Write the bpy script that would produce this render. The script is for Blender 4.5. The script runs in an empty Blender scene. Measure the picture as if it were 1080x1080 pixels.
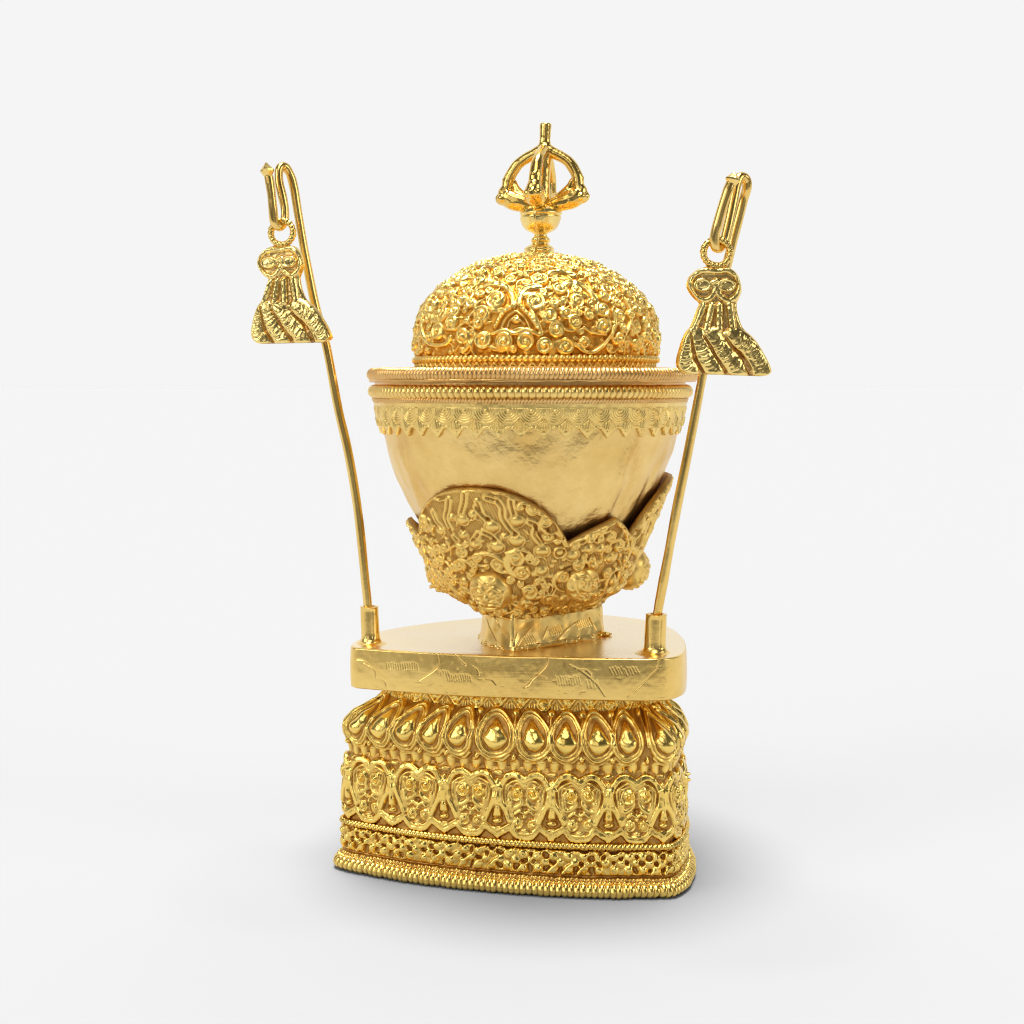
import bpy, math
import numpy as np

# ------------------------------------------------------------------ units
# all shapes are worked out in small units (1 unit = 0.3 mm), scaled by S when a mesh is written
S = 0.0003
D = 1500.0          # distance camera -> plane Y = 0
EYE = 497.0         # camera height
CX, HR = 540.0, 405.0
rng = np.random.default_rng(7)
PI = math.pi
sc = bpy.context.scene
col = sc.collection

def W(px, py, Y):
    k = (D + Y) / D
    return np.array([(px - CX) * k, Y, EYE + (HR - py) * k])

def smooth(x, a, b):
    t = np.clip((x - a) / (b - a), 0, 1)
    return t * t * (3 - 2 * t)

def noise2(h, w, scale, wrap=True, seed=0):
    """smooth random field, unit variance, feature size 'scale' cells, periodic along the second axis"""
    r = np.random.default_rng(seed).standard_normal((h, w))
    fy = np.fft.fftfreq(h)[:, None]; fx = np.fft.fftfreq(w)[None, :]
    g = np.exp(-2 * (PI * scale) ** 2 * (fx * fx + fy * fy) * 0.25)
    f = np.real(np.fft.ifft2(np.fft.fft2(r) * g))
    return (f - f.mean()) / (f.std() + 1e-9)

# ------------------------------------------------------------------ height maps
class HM:
    """height map in surface units; u along (periodic), v up; su(v) = real length of one unit of u"""
    def __init__(s, wu, wv, res=1.6, su=None, v0=0.0, base=0.0):
        s.nu = int(round(wu * res)); s.nv = int(round(wv * res)) + 1
        s.wu, s.wv, s.v0 = wu, wv, v0
        s.ru = s.nu / wu; s.rv = (s.nv - 1) / wv
        s.a = np.full((s.nv, s.nu), float(base))
        s.su = su or (lambda v: 1.0)
    def win(s, u, v, ru, rv):
        k = max(float(s.su(v)), 0.08)
        ru = min(ru / k, s.wu * 0.49)
        i0, i1 = int(math.floor((u - ru) * s.ru)), int(math.ceil((u + ru) * s.ru)) + 1
        j0, j1 = int(math.floor((v - rv - s.v0) * s.rv)), int(math.ceil((v + rv - s.v0) * s.rv)) + 1
        j0, j1 = max(j0, 0), min(j1, s.nv)
        if j1 <= j0: return None
        ii = np.arange(i0, i1); jj = np.arange(j0, j1)
        du = (ii / s.ru - u) * k; dv = jj / s.rv + s.v0 - v
        DU, DV = np.meshgrid(du, dv)
        return np.ix_(jj, ii % s.nu), DU, DV
    def put(s, u, v, ru, rv, fn, mode='max'):
        w = s.win(u, v, ru, rv)
        if w is None: return
        ix, DU, DV = w
        val, m = fn(DU, DV)
        cur = s.a[ix]
        if mode == 'max': new = np.where(m, np.maximum(cur, val), cur)
        elif mode == 'set': new = np.where(m, val, cur)
        else: new = np.where(m, cur + val, cur)
        s.a[ix] = new
    def ball(s, u, v, r, h, mode='max', ry=None, b=0.0):
        ry = ry or r
        def fn(x, y):
            q = (x / r) ** 2 + (y / ry) ** 2
            return b + h * np.sqrt(np.clip(1 - q, 0, 1)), q < 1
        s.put(u, v, r + 1, ry + 1, fn, mode)
    def ring(s, u, v, r, w, h, ry=None, b=0.0):
        ry = ry or r
        def fn(x, y):
            q = np.sqrt((x / r) ** 2 + (y / ry) ** 2); d = (q - 1) * min(r, ry) / w
            return b + h * np.sqrt(np.clip(1 - d * d, 0, 1)), np.abs(d) < 1
        s.put(u, v, r + w + 1, ry + w + 1, fn)
    def line(s, pts, w, h, mode='max', b=0.0, taper=0.0, flat=False):
        """pts [(u,v)...] ridge (h>0) or groove (mode 'add', h<0)"""
        P = np.array(pts, float)
        if len(P) > 2: P = spl(P, 6)
        uc, vc = (P[:, 0].min() + P[:, 0].max()) / 2, (P[:, 1].min() + P[:, 1].max()) / 2
        k = max(float(s.su(vc)), 0.08)
        Q = np.stack([(P[:, 0] - uc) * k, P[:, 1] - vc], 1)
        L = np.concatenate([[0], np.cumsum(np.hypot(*np.diff(Q, axis=0).T))]); T = L[-1] + 1e-9
        def fn(x, y):
            best = np.full(x.shape, 1e9)
            for a, c, l0, l1 in zip(Q[:-1], Q[1:], L[:-1], L[1:]):
                e = c - a; ee = e @ e + 1e-9
                t = np.clip(((x - a[0]) * e[0] + (y - a[1]) * e[1]) / ee, 0, 1)
                ll = (l0 + (l1 - l0) * t) / T
                ww = w * (1 - taper * ll)
                d = np.hypot(x - a[0] - t * e[0], y - a[1] - t * e[1]) / np.maximum(ww, .3)
                best = np.minimum(best, d)
            if flat: val = smooth(-best, -1, -0.55)
            else: val = np.sqrt(np.clip(1 - best * best, 0, 1)) if h > 0 else smooth(-best, -1, -0.1)
            return b + h * val, best < 1
        s.put(uc, vc, np.abs(Q[:, 0]).max() + w + 1, np.abs(Q[:, 1]).max() + w + 1, fn, mode)
    def curl(s, u, v, r, h, turn=1, a0=0.0, bead=0.5, b=0.0, disc=0.45):
        """a rolled scroll: raised disc, spiral ridge, bead in the middle"""
        def fn(x, y):
            q = np.hypot(x, y) / r; th = np.arctan2(y, x) * turn + a0
            ph = q * 2 * PI / .62 - th
            tilt_ = .10 * (x * math.cos(a0) + y * math.sin(a0)) / r
            val = h * (0.66 + 0.16 * np.cos(ph) + tilt_ + .035 * np.cos(th * 22) * smooth(q, .35, .6)) * smooth(-q, -1.0, -0.84)
            return b + val, q < 1
        s.put(u, v, r + 1, r + 1, fn)
        s.ball(u, v, r * (.22 + .12 * bead), h * (0.85 + bead * 0.5), b=b)
    def tail(s, u, v, r, h, turn, a, far=2.3, b=0.0):
        k = max(float(s.su(v)), .08); P = []
        for t in np.linspace(0, 1, 5):
            q = r * (.72 + (far - .72) * t ** 1.25); an = a + turn * (1.9 * t)
            P.append((u + q * math.cos(an) / k, v + q * math.sin(an)))
        s.line(P, r * .42, h, taper=.75, b=b)
    def sample(s, U, V):
        x = (U * s.ru) % s.nu; y = np.clip((V - s.v0) * s.rv, 0, s.nv - 1.001)
        i = np.floor(x).astype(int); j = np.floor(y).astype(int); fx, fy = x - i, y - j
        i %= s.nu; i1 = (i + 1) % s.nu; j1 = np.minimum(j + 1, s.nv - 1); a = s.a
        return (a[j, i] * (1 - fx) + a[j, i1] * fx) * (1 - fy) + (a[j1, i] * (1 - fx) + a[j1, i1] * fx) * fy
    def soften(s, n=1):
        for _ in range(n):
            a = s.a; a = (np.roll(a, 1, 1) + 2 * a + np.roll(a, -1, 1)) / 4
            p = np.pad(a, ((1, 1), (0, 0)), 'edge'); s.a = (p[:-2] + 2 * p[1:-1] + p[2:]) / 4

def spl(P, n=8, closed=False):
    """Catmull-Rom through P"""
    P = np.array(P, float); N = len(P); out = []
    for i in range(N if closed else N - 1):
        if closed: p0, p1, p2, p3 = P[i - 1], P[i], P[(i + 1) % N], P[(i + 2) % N]
        else: p0, p1, p2, p3 = P[max(i - 1, 0)], P[i], P[i + 1], P[min(i + 2, N - 1)]
        for t in np.arange(n) / n:
            out.append(.5 * (2 * p1 + (p2 - p0) * t + (2 * p0 - 5 * p1 + 4 * p2 - p3) * t * t + (3 * p1 - p0 - 3 * p2 + p3) * t ** 3))
    if not closed: out.append(P[-1])
    return np.array(out)

# ------------------------------------------------------------------ mesh writing
def link_mesh(name, V, F4, mat, parent=None, cav=None, flat=False):
    me = bpy.data.meshes.new(name)
    V = np.asarray(V, float) * S; F4 = np.asarray(F4, np.int32)
    me.vertices.add(len(V)); me.vertices.foreach_set('co', V.astype(np.float32).ravel())
    me.loops.add(F4.size); me.loops.foreach_set('vertex_index', F4.ravel())
    me.polygons.add(len(F4)); me.polygons.foreach_set('loop_start', np.arange(len(F4), dtype=np.int32) * F4.shape[1])
    me.polygons.foreach_set('use_smooth', np.full(len(F4), not flat))
    at = me.attributes.new('cav', 'FLOAT', 'POINT')
    at.data.foreach_set('value', (np.full(len(V), .7) if cav is None else np.asarray(cav, float).ravel()).astype(np.float32))
    me.update(calc_edges=True); me.validate()
    me.materials.append(mat)
    o = bpy.data.objects.new(name, me); col.objects.link(o)
    if parent is not None:
        o.parent = parent; o.matrix_parent_inverse = parent.matrix_basis.inverted()
    return o

def grid_faces(nv, nu, wrap):
    m = nu if wrap else nu - 1
    j, i = np.meshgrid(np.arange(nv - 1), np.arange(m), indexing='ij')
    i1 = (i + 1) % nu
    return np.stack([j * nu + i, j * nu + i1, (j + 1) * nu + i1, (j + 1) * nu + i], -1).reshape(-1, 4)

def grid_normals(P, wrap):
    if wrap: tu = np.roll(P, -1, 1) - np.roll(P, 1, 1)
    else: tu = np.gradient(P, axis=1)
    tv = np.gradient(P, axis=0)
    n = np.cross(tu, tv); return n / (np.linalg.norm(n, axis=2, keepdims=True) + 1e-9)

def blur2(A, sig):
    h, w = A.shape; fy = np.fft.fftfreq(h)[:, None]; fx = np.fft.fftfreq(w)[None, :]
    return np.real(np.fft.ifft2(np.fft.fft2(A) * np.exp(-2 * (PI * sig) ** 2 * (fx * fx + fy * fy))))
def shade_patina_map(H, lo, hi, k=.20):
    """plain gold on high ground, painted shade and patina in grooves and round the foot of each raised form"""
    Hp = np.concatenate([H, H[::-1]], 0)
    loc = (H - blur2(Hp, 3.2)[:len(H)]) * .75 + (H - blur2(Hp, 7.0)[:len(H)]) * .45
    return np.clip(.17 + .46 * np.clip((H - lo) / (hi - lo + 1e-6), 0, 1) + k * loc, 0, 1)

def grid_obj(name, P, mat, parent, H=None, wrap=True, cav=None, hr=None):
    if H is not None:
        N = grid_normals(P, wrap); P = P + N * H[..., None]
        if cav is None:
            lo, hi = hr or (np.percentile(H, 3), np.percentile(H, 92))
            cav = shade_patina_map(H, lo, hi)
    nv, nu = P.shape[:2]
    return link_mesh(name, P.reshape(-1, 3), grid_faces(nv, nu, wrap), mat, parent, cav)

def rope(name, C, N, rad, nb, mat, parent, depth=.25, slant=0.0, nphi=14, per=8, flatz=1.0, jitter=.05, seed=1):
    """closed bead moulding along C (n,3) with outward normals N; C is resampled"""
    L = np.concatenate([[0], np.cumsum(np.linalg.norm(np.roll(C, -1, 0) - C, axis=1))])
    n = nb * per
    t = np.linspace(0, L[-1], n, endpoint=False)
    CC = np.stack([np.interp(t, L, np.append(C[:, k], C[0, k])) for k in range(3)], 1)
    NN = np.stack([np.interp(t, L, np.append(N[:, k], N[0, k])) for k in range(3)], 1)
    NN /= np.linalg.norm(NN, axis=1, keepdims=True)
    T = np.roll(CC, -1, 0) - np.roll(CC, 1, 0); T /= np.linalg.norm(T, axis=1, keepdims=True)
    B = np.cross(T, NN)
    ph = np.linspace(0, 2 * PI, nphi, endpoint=False)
    ss = np.arange(n)[None, :] / per
    r_ = np.random.default_rng(seed)
    jit = 1 + jitter * np.interp(ss[0] % nb, np.arange(nb + 1), r_.standard_normal(nb + 1))[None]
    m = np.abs(np.sin(PI * (ss + slant * np.sin(ph)[:, None])))
    R = rad * (1 - depth + depth * m ** .7) * jit
    P = CC[None] + (np.cos(ph)[:, None] * R)[..., None] * NN[None] + (np.sin(ph)[:, None] * R * flatz)[..., None] * B[None]
    P = np.concatenate([P, P[:1]], 0)
    cv = np.clip(m * 1.15, 0, 1); cv = np.concatenate([cv, cv[:1]], 0)
    return link_mesh(name, P.reshape(-1, 3), grid_faces(nphi + 1, n, True)[:, ::-1], mat, parent, cv)

def tube_arrays(C, R, n=16, caps=True, squash=1.0, ref=(0.31, -1, .12)):
    C = np.array(C, float); R = np.broadcast_to(np.array(R, float), (len(C),))
    T = np.gradient(C, axis=0); T /= np.linalg.norm(T, axis=1, keepdims=True)
    ref = np.array(ref); Nn = []
    nrm = ref - T[0] * (ref @ T[0]); nrm /= np.linalg.norm(nrm)
    for t in T:
        nrm = nrm - t * (nrm @ t); nrm = nrm / np.linalg.norm(nrm); Nn.append(nrm)
    Nn = np.array(Nn); B = np.cross(T, Nn)
    ph = np.linspace(0, 2 * PI, n, endpoint=False)
    V = C[:, None] + R[:, None, None] * (np.cos(ph)[None, :, None] * Nn[:, None] + squash * np.sin(ph)[None, :, None] * B[:, None])
    F = grid_faces(len(C), n, True)
    V = V.reshape(-1, 3)
    if caps:
        a = len(V); V = np.concatenate([V, [C[0], C[-1]]])
        i = np.arange(n); i1 = (i + 1) % n; o = (len(C) - 1) * n
        F = np.concatenate([F, np.stack([np.full(n, a), i1, i, np.full(n, a)], 1)[:, [0, 1, 2, 2]], np.stack([np.full(n, a + 1), o + i, o + i1, o + i1], 1)])
    return V, F

def mesh_poly(name, V, F, mat, parent, cav=None, mods=None, flat=False):
    """general faces (quads, degenerate quads become triangles)"""
    me = bpy.data.meshes.new(name)
    fl = []
    for f in F:
        g = []
        for k in f:
            if k not in g: g.append(int(k))
        if len(g) >= 3: fl.append(g)
    me.from_pydata([tuple(v * S) for v in np.asarray(V, float)], [], fl)
    me.polygons.foreach_set('use_smooth', np.full(len(me.polygons), not flat))
    at = me.attributes.new('cav', 'FLOAT', 'POINT')
    at.data.foreach_set('value', np.full(len(V), .75, np.float32) if cav is None else np.asarray(cav, np.float32).ravel())
    me.update(); me.materials.append(mat)
    o = bpy.data.objects.new(name, me); col.objects.link(o)
    if parent is not None:
        o.parent = parent; o.matrix_parent_inverse = parent.matrix_basis.inverted()
    return o

class Soup:
    def __init__(s): s.V, s.F, s.n = [], [], 0
    def add(s, V, F): s.V.append(V); s.F.append(np.asarray(F) + s.n); s.n += len(V)
    def tube(s, C, R, **k): s.add(*tube_arrays(C, R, **k))
    def ball(s, c, r, n=12, rz=None):
        c = np.array(c, float); r = np.broadcast_to(np.array(r, float), (3,))
        th = np.linspace(0.02, PI - .02, n); ph = np.linspace(0, 2 * PI, 2 * n, endpoint=False)
        P = np.stack([np.sin(th)[:, None] * np.cos(ph), np.sin(th)[:, None] * np.sin(ph), np.repeat(np.cos(th)[:, None], 2 * n, 1)], -1) * r + c
        V = P.reshape(-1, 3); F = grid_faces(n, 2 * n, True)[:, ::-1]
        a = len(V); V = np.concatenate([V, [c + [0, 0, r[2]], c - [0, 0, r[2]]]])
        i = np.arange(2 * n); i1 = (i + 1) % (2 * n); o = (n - 1) * 2 * n
        F = np.concatenate([F, np.stack([np.full(2 * n, a), i, i1, i1], 1), np.stack([np.full(2 * n, a + 1), o + i1, o + i, o + i], 1)])
        s.add(V, F)
    def build(s, name, mat, parent, voxel=None, smoothn=3, disp=0.0, dscale=4.0):
        if voxel: mat = M_lump
        o = mesh_poly(name, np.concatenate(s.V), np.concatenate(s.F), mat, parent)
        if voxel:
            m = o.modifiers.new('remesh', 'REMESH'); m.mode = 'VOXEL'; m.voxel_size = voxel * S; m.use_smooth_shade = True
            m = o.modifiers.new('smooth', 'SMOOTH'); m.factor = .5; m.iterations = smoothn
            if disp:
                tx = bpy.data.textures.new(name + '_lumps', 'CLOUDS'); tx.noise_scale = dscale * S; tx.noise_depth = 2
                m = o.modifiers.new('lumps', 'DISPLACE'); m.texture = tx; m.strength = disp * S; m.texture_coords = 'LOCAL'
        return o

# ------------------------------------------------------------------ materials
def gold(name, base=(1.0, .71, .185), shade_patina=(.50, .275, .07), r0=.24, r1=.50, bump=.25, bscale=900, fine=2600, var=.10, rmix=None, scratch=0.0):
    m = bpy.data.materials.new(name); m.use_nodes = True
    nt = m.node_tree; N = nt.nodes; L = nt.links; N.clear()
    out = N.new('ShaderNodeOutputMaterial'); b = N.new('ShaderNodeBsdfPrincipled'); L.new(b.outputs[0], out.inputs[0])
    b.inputs['Metallic'].default_value = 1
    tc = N.new('ShaderNodeTexCoord')
    at = N.new('ShaderNodeAttribute'); at.attribute_name = 'cav'
    n1 = N.new('ShaderNodeTexNoise'); n1.inputs['Scale'].default_value = 110; n1.inputs['Detail'].default_value = 5
    L.new(tc.outputs['Object'], n1.inputs['Vector'])
    # recess mask: shade painted into low ground along with brown patina
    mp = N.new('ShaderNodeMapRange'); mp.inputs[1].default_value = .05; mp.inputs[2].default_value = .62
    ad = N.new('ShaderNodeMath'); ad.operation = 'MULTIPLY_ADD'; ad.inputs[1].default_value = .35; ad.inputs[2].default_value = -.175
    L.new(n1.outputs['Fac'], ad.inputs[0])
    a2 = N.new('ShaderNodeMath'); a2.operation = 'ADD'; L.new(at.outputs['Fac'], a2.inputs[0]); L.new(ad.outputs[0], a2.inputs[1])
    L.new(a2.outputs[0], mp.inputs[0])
    mx = N.new('ShaderNodeMix'); mx.data_type = 'RGBA'; mx.inputs[6].default_value = (*shade_patina, 1); mx.inputs[7].default_value = (*base, 1)
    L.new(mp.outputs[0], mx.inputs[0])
    # large mottling
    n2 = N.new('ShaderNodeTexNoise'); n2.inputs['Scale'].default_value = 45; n2.inputs['Detail'].default_value = 6; n2.inputs['Roughness'].default_value = .65
    L.new(tc.outputs['Object'], n2.inputs['Vector'])
    hs = N.new('ShaderNodeMix'); hs.data_type = 'RGBA'; hs.blend_type = 'MULTIPLY'; hs.inputs[0].default_value = 1
    rp = N.new('ShaderNodeValToRGB'); e = rp.color_ramp.elements
    e[0].position = .3; e[0].color = (1 - var, 1 - var * 1.5, 1 - var * 2.4, 1); e[1].position = .65; e[1].color = (1, 1, 1, 1)
    L.new(n2.outputs['Fac'], rp.inputs[0]); L.new(mx.outputs[2], hs.inputs[6]); L.new(rp.outputs[0], hs.inputs[7])
    if name == 'gilt_plate':       # upward faces paled: backdrop reflection painted in, with brushed wear
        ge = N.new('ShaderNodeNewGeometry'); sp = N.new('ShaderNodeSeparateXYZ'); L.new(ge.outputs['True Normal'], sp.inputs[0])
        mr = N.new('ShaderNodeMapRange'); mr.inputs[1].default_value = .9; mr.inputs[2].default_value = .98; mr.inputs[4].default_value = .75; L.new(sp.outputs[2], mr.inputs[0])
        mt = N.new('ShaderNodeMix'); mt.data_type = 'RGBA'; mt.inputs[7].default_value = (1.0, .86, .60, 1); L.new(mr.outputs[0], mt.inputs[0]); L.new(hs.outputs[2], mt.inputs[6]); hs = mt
    L.new(hs.outputs[2], b.inputs['Base Color'])
    rm = N.new('ShaderNodeMapRange'); rm.inputs[3].default_value = r1; rm.inputs[4].default_value = r0
    L.new(mp.outputs[0], rm.inputs[0])
    r2 = N.new('ShaderNodeMath'); r2.operation = 'MULTIPLY_ADD'; r2.inputs[1].default_value = .22; L.new(n2.outputs['Fac'], r2.inputs[0])
    r3 = N.new('ShaderNodeMath'); r3.operation = 'SUBTRACT'; r3.inputs[1].default_value = .11; L.new(rm.outputs[0], r3.inputs[0]); L.new(r3.outputs[0], r2.inputs[2])
    L.new(r2.outputs[0], b.inputs['Roughness'])
    # hand-worked surface: two scales of bump
    nb = N.new('ShaderNodeTexNoise'); nb.inputs['Scale'].default_value = bscale; nb.inputs['Detail'].default_value = 3
    nf = N.new('ShaderNodeTexNoise'); nf.inputs['Scale'].default_value = fine; nf.inputs['Detail'].default_value = 2
    L.new(tc.outputs['Object'], nb.inputs['Vector']); L.new(tc.outputs['Object'], nf.inputs['Vector'])
    b1 = N.new('ShaderNodeBump'); b1.inputs['Strength'].default_value = bump; b1.inputs['Distance'].default_value = .0004
    b2 = N.new('ShaderNodeBump'); b2.inputs['Strength'].default_value = bump * .6; b2.inputs['Distance'].default_value = .00015
    L.new(nb.outputs['Fac'], b1.inputs['Height']); L.new(nf.outputs['Fac'], b2.inputs['Height'])
    L.new(b1.outputs[0], b2.inputs['Normal']); L.new(b2.outputs[0], b.inputs['Normal'])
    if scratch:
        mpn = N.new('ShaderNodeMapping'); mpn.inputs['Scale'].default_value = (60, 60, 2200)
        ns = N.new('ShaderNodeTexNoise'); ns.inputs['Scale'].default_value = 1; ns.inputs['Detail'].default_value = 3
        L.new(tc.outputs['Object'], mpn.inputs[0]); L.new(mpn.outputs[0], ns.inputs['Vector'])
        b3 = N.new('ShaderNodeBump'); b3.inputs['Strength'].default_value = scratch; b3.inputs['Distance'].default_value = .0002
        L.new(ns.outputs['Fac'], b3.inputs['Height']); L.new(b2.outputs[0], b3.inputs['Normal']); L.new(b3.outputs[0], b.inputs['Normal'])
    return m

M_rel = gold('gilt_relief', r0=.21, r1=.46, bump=.20)
M_dome = gold('gilt_relief_bright', base=(1.0, .73, .215), shade_patina=(.66, .33, .05), r0=.30, r1=.5, bump=.2)
M_bowl = gold('gilt_hammered_bowl', base=(.93, .67, .255), shade_patina=(.93, .67, .255), r0=.32, r1=.32, bump=.8, bscale=330, fine=1500, var=.2)
M_plate = gold('gilt_plate', base=(.95, .68, .225), shade_patina=(.66, .42, .13), r0=.28, r1=.45, bump=.10, bscale=160, fine=1800, var=.16, scratch=.10)
M_rim = gold('gilt_brown_rim', base=(.86, .56, .22), shade_patina=(.48, .27, .11), r0=.33, r1=.5, bump=.3, var=.2)  # browner, rougher gold for brim, cords and underside
M_crad = gold('gilt_matte_relief', base=(.95, .66, .195), shade_patina=(.50, .28, .07), r0=.36, r1=.55, bump=.25)
M_rod = gold('gilt_rod', base=(.96, .68, .22), shade_patina=(.6, .36, .12), r0=.24, r1=.4, bump=.12, bscale=400, var=.15)
M_cast = gold('gilt_cast', base=(1.0, .76, .27), shade_patina=(.68, .42, .15), r0=.22, r1=.40, bump=.22, bscale=500)

M_lump = gold('gilt_cast_piece', base=(.98, .70, .21), shade_patina=(.98, .70, .21), r0=.20, r1=.20, bump=.22, bscale=420, var=.2)
M_band = gold('gilt_border', base=(.97, .72, .25), shade_patina=(.50, .31, .10), r0=.34, r1=.48, bump=.12)
def tag(o, label=None, cat=None, group=None, kind=None):
    if label: o['label'] = label
    if cat: o['category'] = cat
    if group: o['group'] = group
    if kind: o['kind'] = kind
    return o
def empty(name, loc):
    o = bpy.data.objects.new(name, None); col.objects.link(o)
    o.location = [c * S for c in loc]; o.empty_display_size = .02
    return o

# ================================================================== THE STAND
stand = tag(empty('cup_stand', (15, 0, 0)), 'gilt triangular pedestal with lotus band, engraved top plate and lobed cradle under the bowl', 'stand')
stand.matrix_basis  # base position set above
bpy.context.view_layer.update()

def resample(P, n):
    Q = np.vstack([P, P[:1]]); L = np.concatenate([[0], np.cumsum(np.linalg.norm(np.diff(Q, axis=0), axis=1))])
    t = np.linspace(0, L[-1], n, endpoint=False)
    return np.stack([np.interp(t, L, Q[:, k]) for k in range(2)], 1), L[-1]
def cyc_smooth(P, sig):
    n = len(P); f = np.fft.fftfreq(n)[:, None]
    return np.real(np.fft.ifft(np.fft.fft(P, axis=0) * np.exp(-2 * (PI * f * sig) ** 2), axis=0))

class Outline:
    """closed plan curve, counter-clockwise, starting at the back; at(u,d) gives plan points moved outwards by d"""
    def __init__(s, pts, n=2200, tight=3, soft=32):
        P, _ = resample(spl(pts, 24, True), n); P = cyc_smooth(P, tight); P, s.L = resample(P, n)
        s.P, s.n = P, n
        Q = cyc_smooth(P, soft * n / s.L); T = np.roll(Q, -1, 0) - np.roll(Q, 1, 0)
        N = np.stack([T[:, 1], -T[:, 0]], 1); s.N = N / np.linalg.norm(N, axis=1, keepdims=True)
        Q2 = cyc_smooth(P, 62 * n / s.L); s.cor = cyc_smooth(np.clip(((P - Q2) * s.N).sum(1), 0, 60)[:, None], 10 * n / s.L)[:, 0]
    def at(s, u, d):
        x = (np.asarray(u) / s.L * s.n) % s.n; i = np.floor(x).astype(int) % s.n; f = (x - np.floor(x))[..., None]; j = (i + 1) % s.n
        return s.P[i] * (1 - f) + s.P[j] * f + (s.N[i] * (1 - f) + s.N[j] * f) * np.asarray(d)[..., None]
    def u_px(s, px, d=0.0):
        """arc position where the front of the curve stands at image column px"""
        u = np.linspace(0, s.L, 4000); q = s.at(u, np.full(4000, d)); x = CX + q[:, 0] * D / (D + q[:, 1])
        T = np.gradient(q, axis=0); ok = (-T[:, 0] * 0 + T[:, 0]) > 0.0
        e = np.abs(x - px) + np.where(ok & (q[:, 1] < 20), 0, 1e4)
        return u[np.argmin(e)]

base_out = Outline([(x_ * .975, y_) for x_, y_ in [(70, 162), (20, 158), (-50, 130), (-115, 82), (-162, 22), (-187, -26), (-181, -47), (-150, -66), (-94, -92), (-9, -117),
                    (73, -130), (130, -131), (156, -129), (168, -121), (181, -95), (192, -45), (190, 15), (168, 80), (125, 132)]], tight=2)
BL = base_out.L

def band(name, prof, hm, mat, nper=1.35, parent=None, hr=None, nseg=None, outline=base_out, extra=None, cw=None):
    """prof [(d,z)..] bottom to top; hm v = arc length along prof"""
    pr = np.array(prof, float); L = np.concatenate([[0], np.cumsum(np.hypot(*np.diff(pr, axis=0).T))])
    nv = nseg or int(L[-1] * 1.45) + 2; nu = int(outline.L * nper)
    v = np.linspace(0, L[-1], nv); u = np.arange(nu) / nu * outline.L
    d = np.interp(v, L, pr[:, 0]); z = np.interp(v, L, pr[:, 1])
    U, V = np.meshgrid(u, v)
    Dm = np.repeat(d[:, None], nu, 1)
    if cw is not None: Dm = Dm - np.interp(v, L, cw)[:, None] * np.interp(u, np.arange(outline.n) / outline.n * outline.L, outline.cor)[None]
    q = outline.at(U, Dm)
    P = np.dstack([q, np.repeat(z[:, None], nu, 1)])
    H = hm.sample(U, V) if hm is not None else np.zeros_like(U)
    if extra is not None: P = extra(P)
    return grid_obj(name, P, mat, parent or stand, H, True, hr=hr)
def plen(prof):
    pr = np.array(prof, float); return float(np.hypot(*np.diff(pr, axis=0).T).sum())
def ring_path(outline, d, z, n=1600):
    u = np.arange(n) / n * outline.L; q = outline.at(u, np.full(n, float(d)))
    return np.column_stack([q, np.full(n, float(z))]), np.column_stack([outline.at(u, np.full(n, d + 1.0)) - q, np.zeros(n)])

# --- foot moulding
C, N = ring_path(base_out, -6, 7.2)
rope('beaded_foot_moulding', C, N, 7.3, 176, M_rel, stand, depth=.17, slant=.12, nphi=18, seed=3)
# underside closing plate, a hair above the ground
u = np.arange(400) / 400 * BL; q = base_out.at(u, np.full(400, -5.0)); cc = q.mean(0)
P = np.stack([np.column_stack([cc + (q - cc) * t, np.full(400, .6)]) for t in (0.02, .5, 1.0)])
grid_obj('underside', P, M_rim, stand)

# --- granulation and pierced-looking lattice band
prof = [(-3, 12), (-9, 17), (-11.5, 19), (-11.5, 46)]
Lb = plen(prof); hm = HM(BL, Lb, 1.9)
for row, (v, r) in enumerate(((3.0, 2.3), (7.2, 1.9))):
    n = int(BL / (r * 2.15))
    for i in range(n):
        hm.ball((i + .5 * row) * BL / n + rng.normal() * .25, v + rng.normal() * .3, r, r * .95)
v0 = 11.5; VV = np.repeat((np.arange(hm.nv) / hm.rv)[:, None], hm.nu, 1)
hm.a = np.maximum(hm.a, 3.0 * smooth(VV, v0, v0 + 2) * smooth(-VV, -(v0 + 25.5), -(v0 + 23.5)))
n = 70; per = BL / n; j = lambda a=.8: rng.normal() * a
for i in range(n):
    u = i * per
    for du, v, r, h_ in ((0, 6.5, 4.6, 2.6), (per * .5, 12.5, 4.2, 2.2), (0, 19, 4.4, 2.4), (per * .5, 22.5, 3.0, 1.6)):
        hm.ball(u + du + j(), v0 + v + j(.5), r * rng.uniform(.8, 1.15), h_, b=3.0)
    if rng.random() < .5: hm.curl(u + j(), v0 + 18.5 + j(.5), 4.8, 3.4, 1 if rng.random() < .5 else -1, rng.uniform(0, 6), b=2.6)
    if rng.random() < .35: hm.line([(u - 5, v0 + 3), (u + j(), v0 + 9 + j()), (u + 6, v0 + 13)], 2.2, 2.6, b=3.0)
    for du, v, rx, ry in ((per * .5, 5.5, 3.0, 4.2), (0, 12.8, 2.7, 2.4), (per * .5, 18.5, 2.6, 3.0), (0, 24.5, 3.6, 1.8)):
        if rng.random() < .8:
            rx *= rng.uniform(.6, 1.35); ry *= rng.uniform(.6, 1.3)
            def pit(x, y, rx=rx, ry=ry, t=rng.normal() * .3):
                q = ((x + t * y) / rx) ** 2 + (y / ry) ** 2; return -3.8 * smooth(-q, -1.15, -.55), q < 1.15
            hm.put(u + du + j(1.3), v0 + v + j(.8), 7, 7, pit, 'add')
hm.soften(1); hm.a += .28 * noise2(*hm.a.shape, 7, seed=2)
hm.a = np.maximum(hm.a, -.6)
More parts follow.
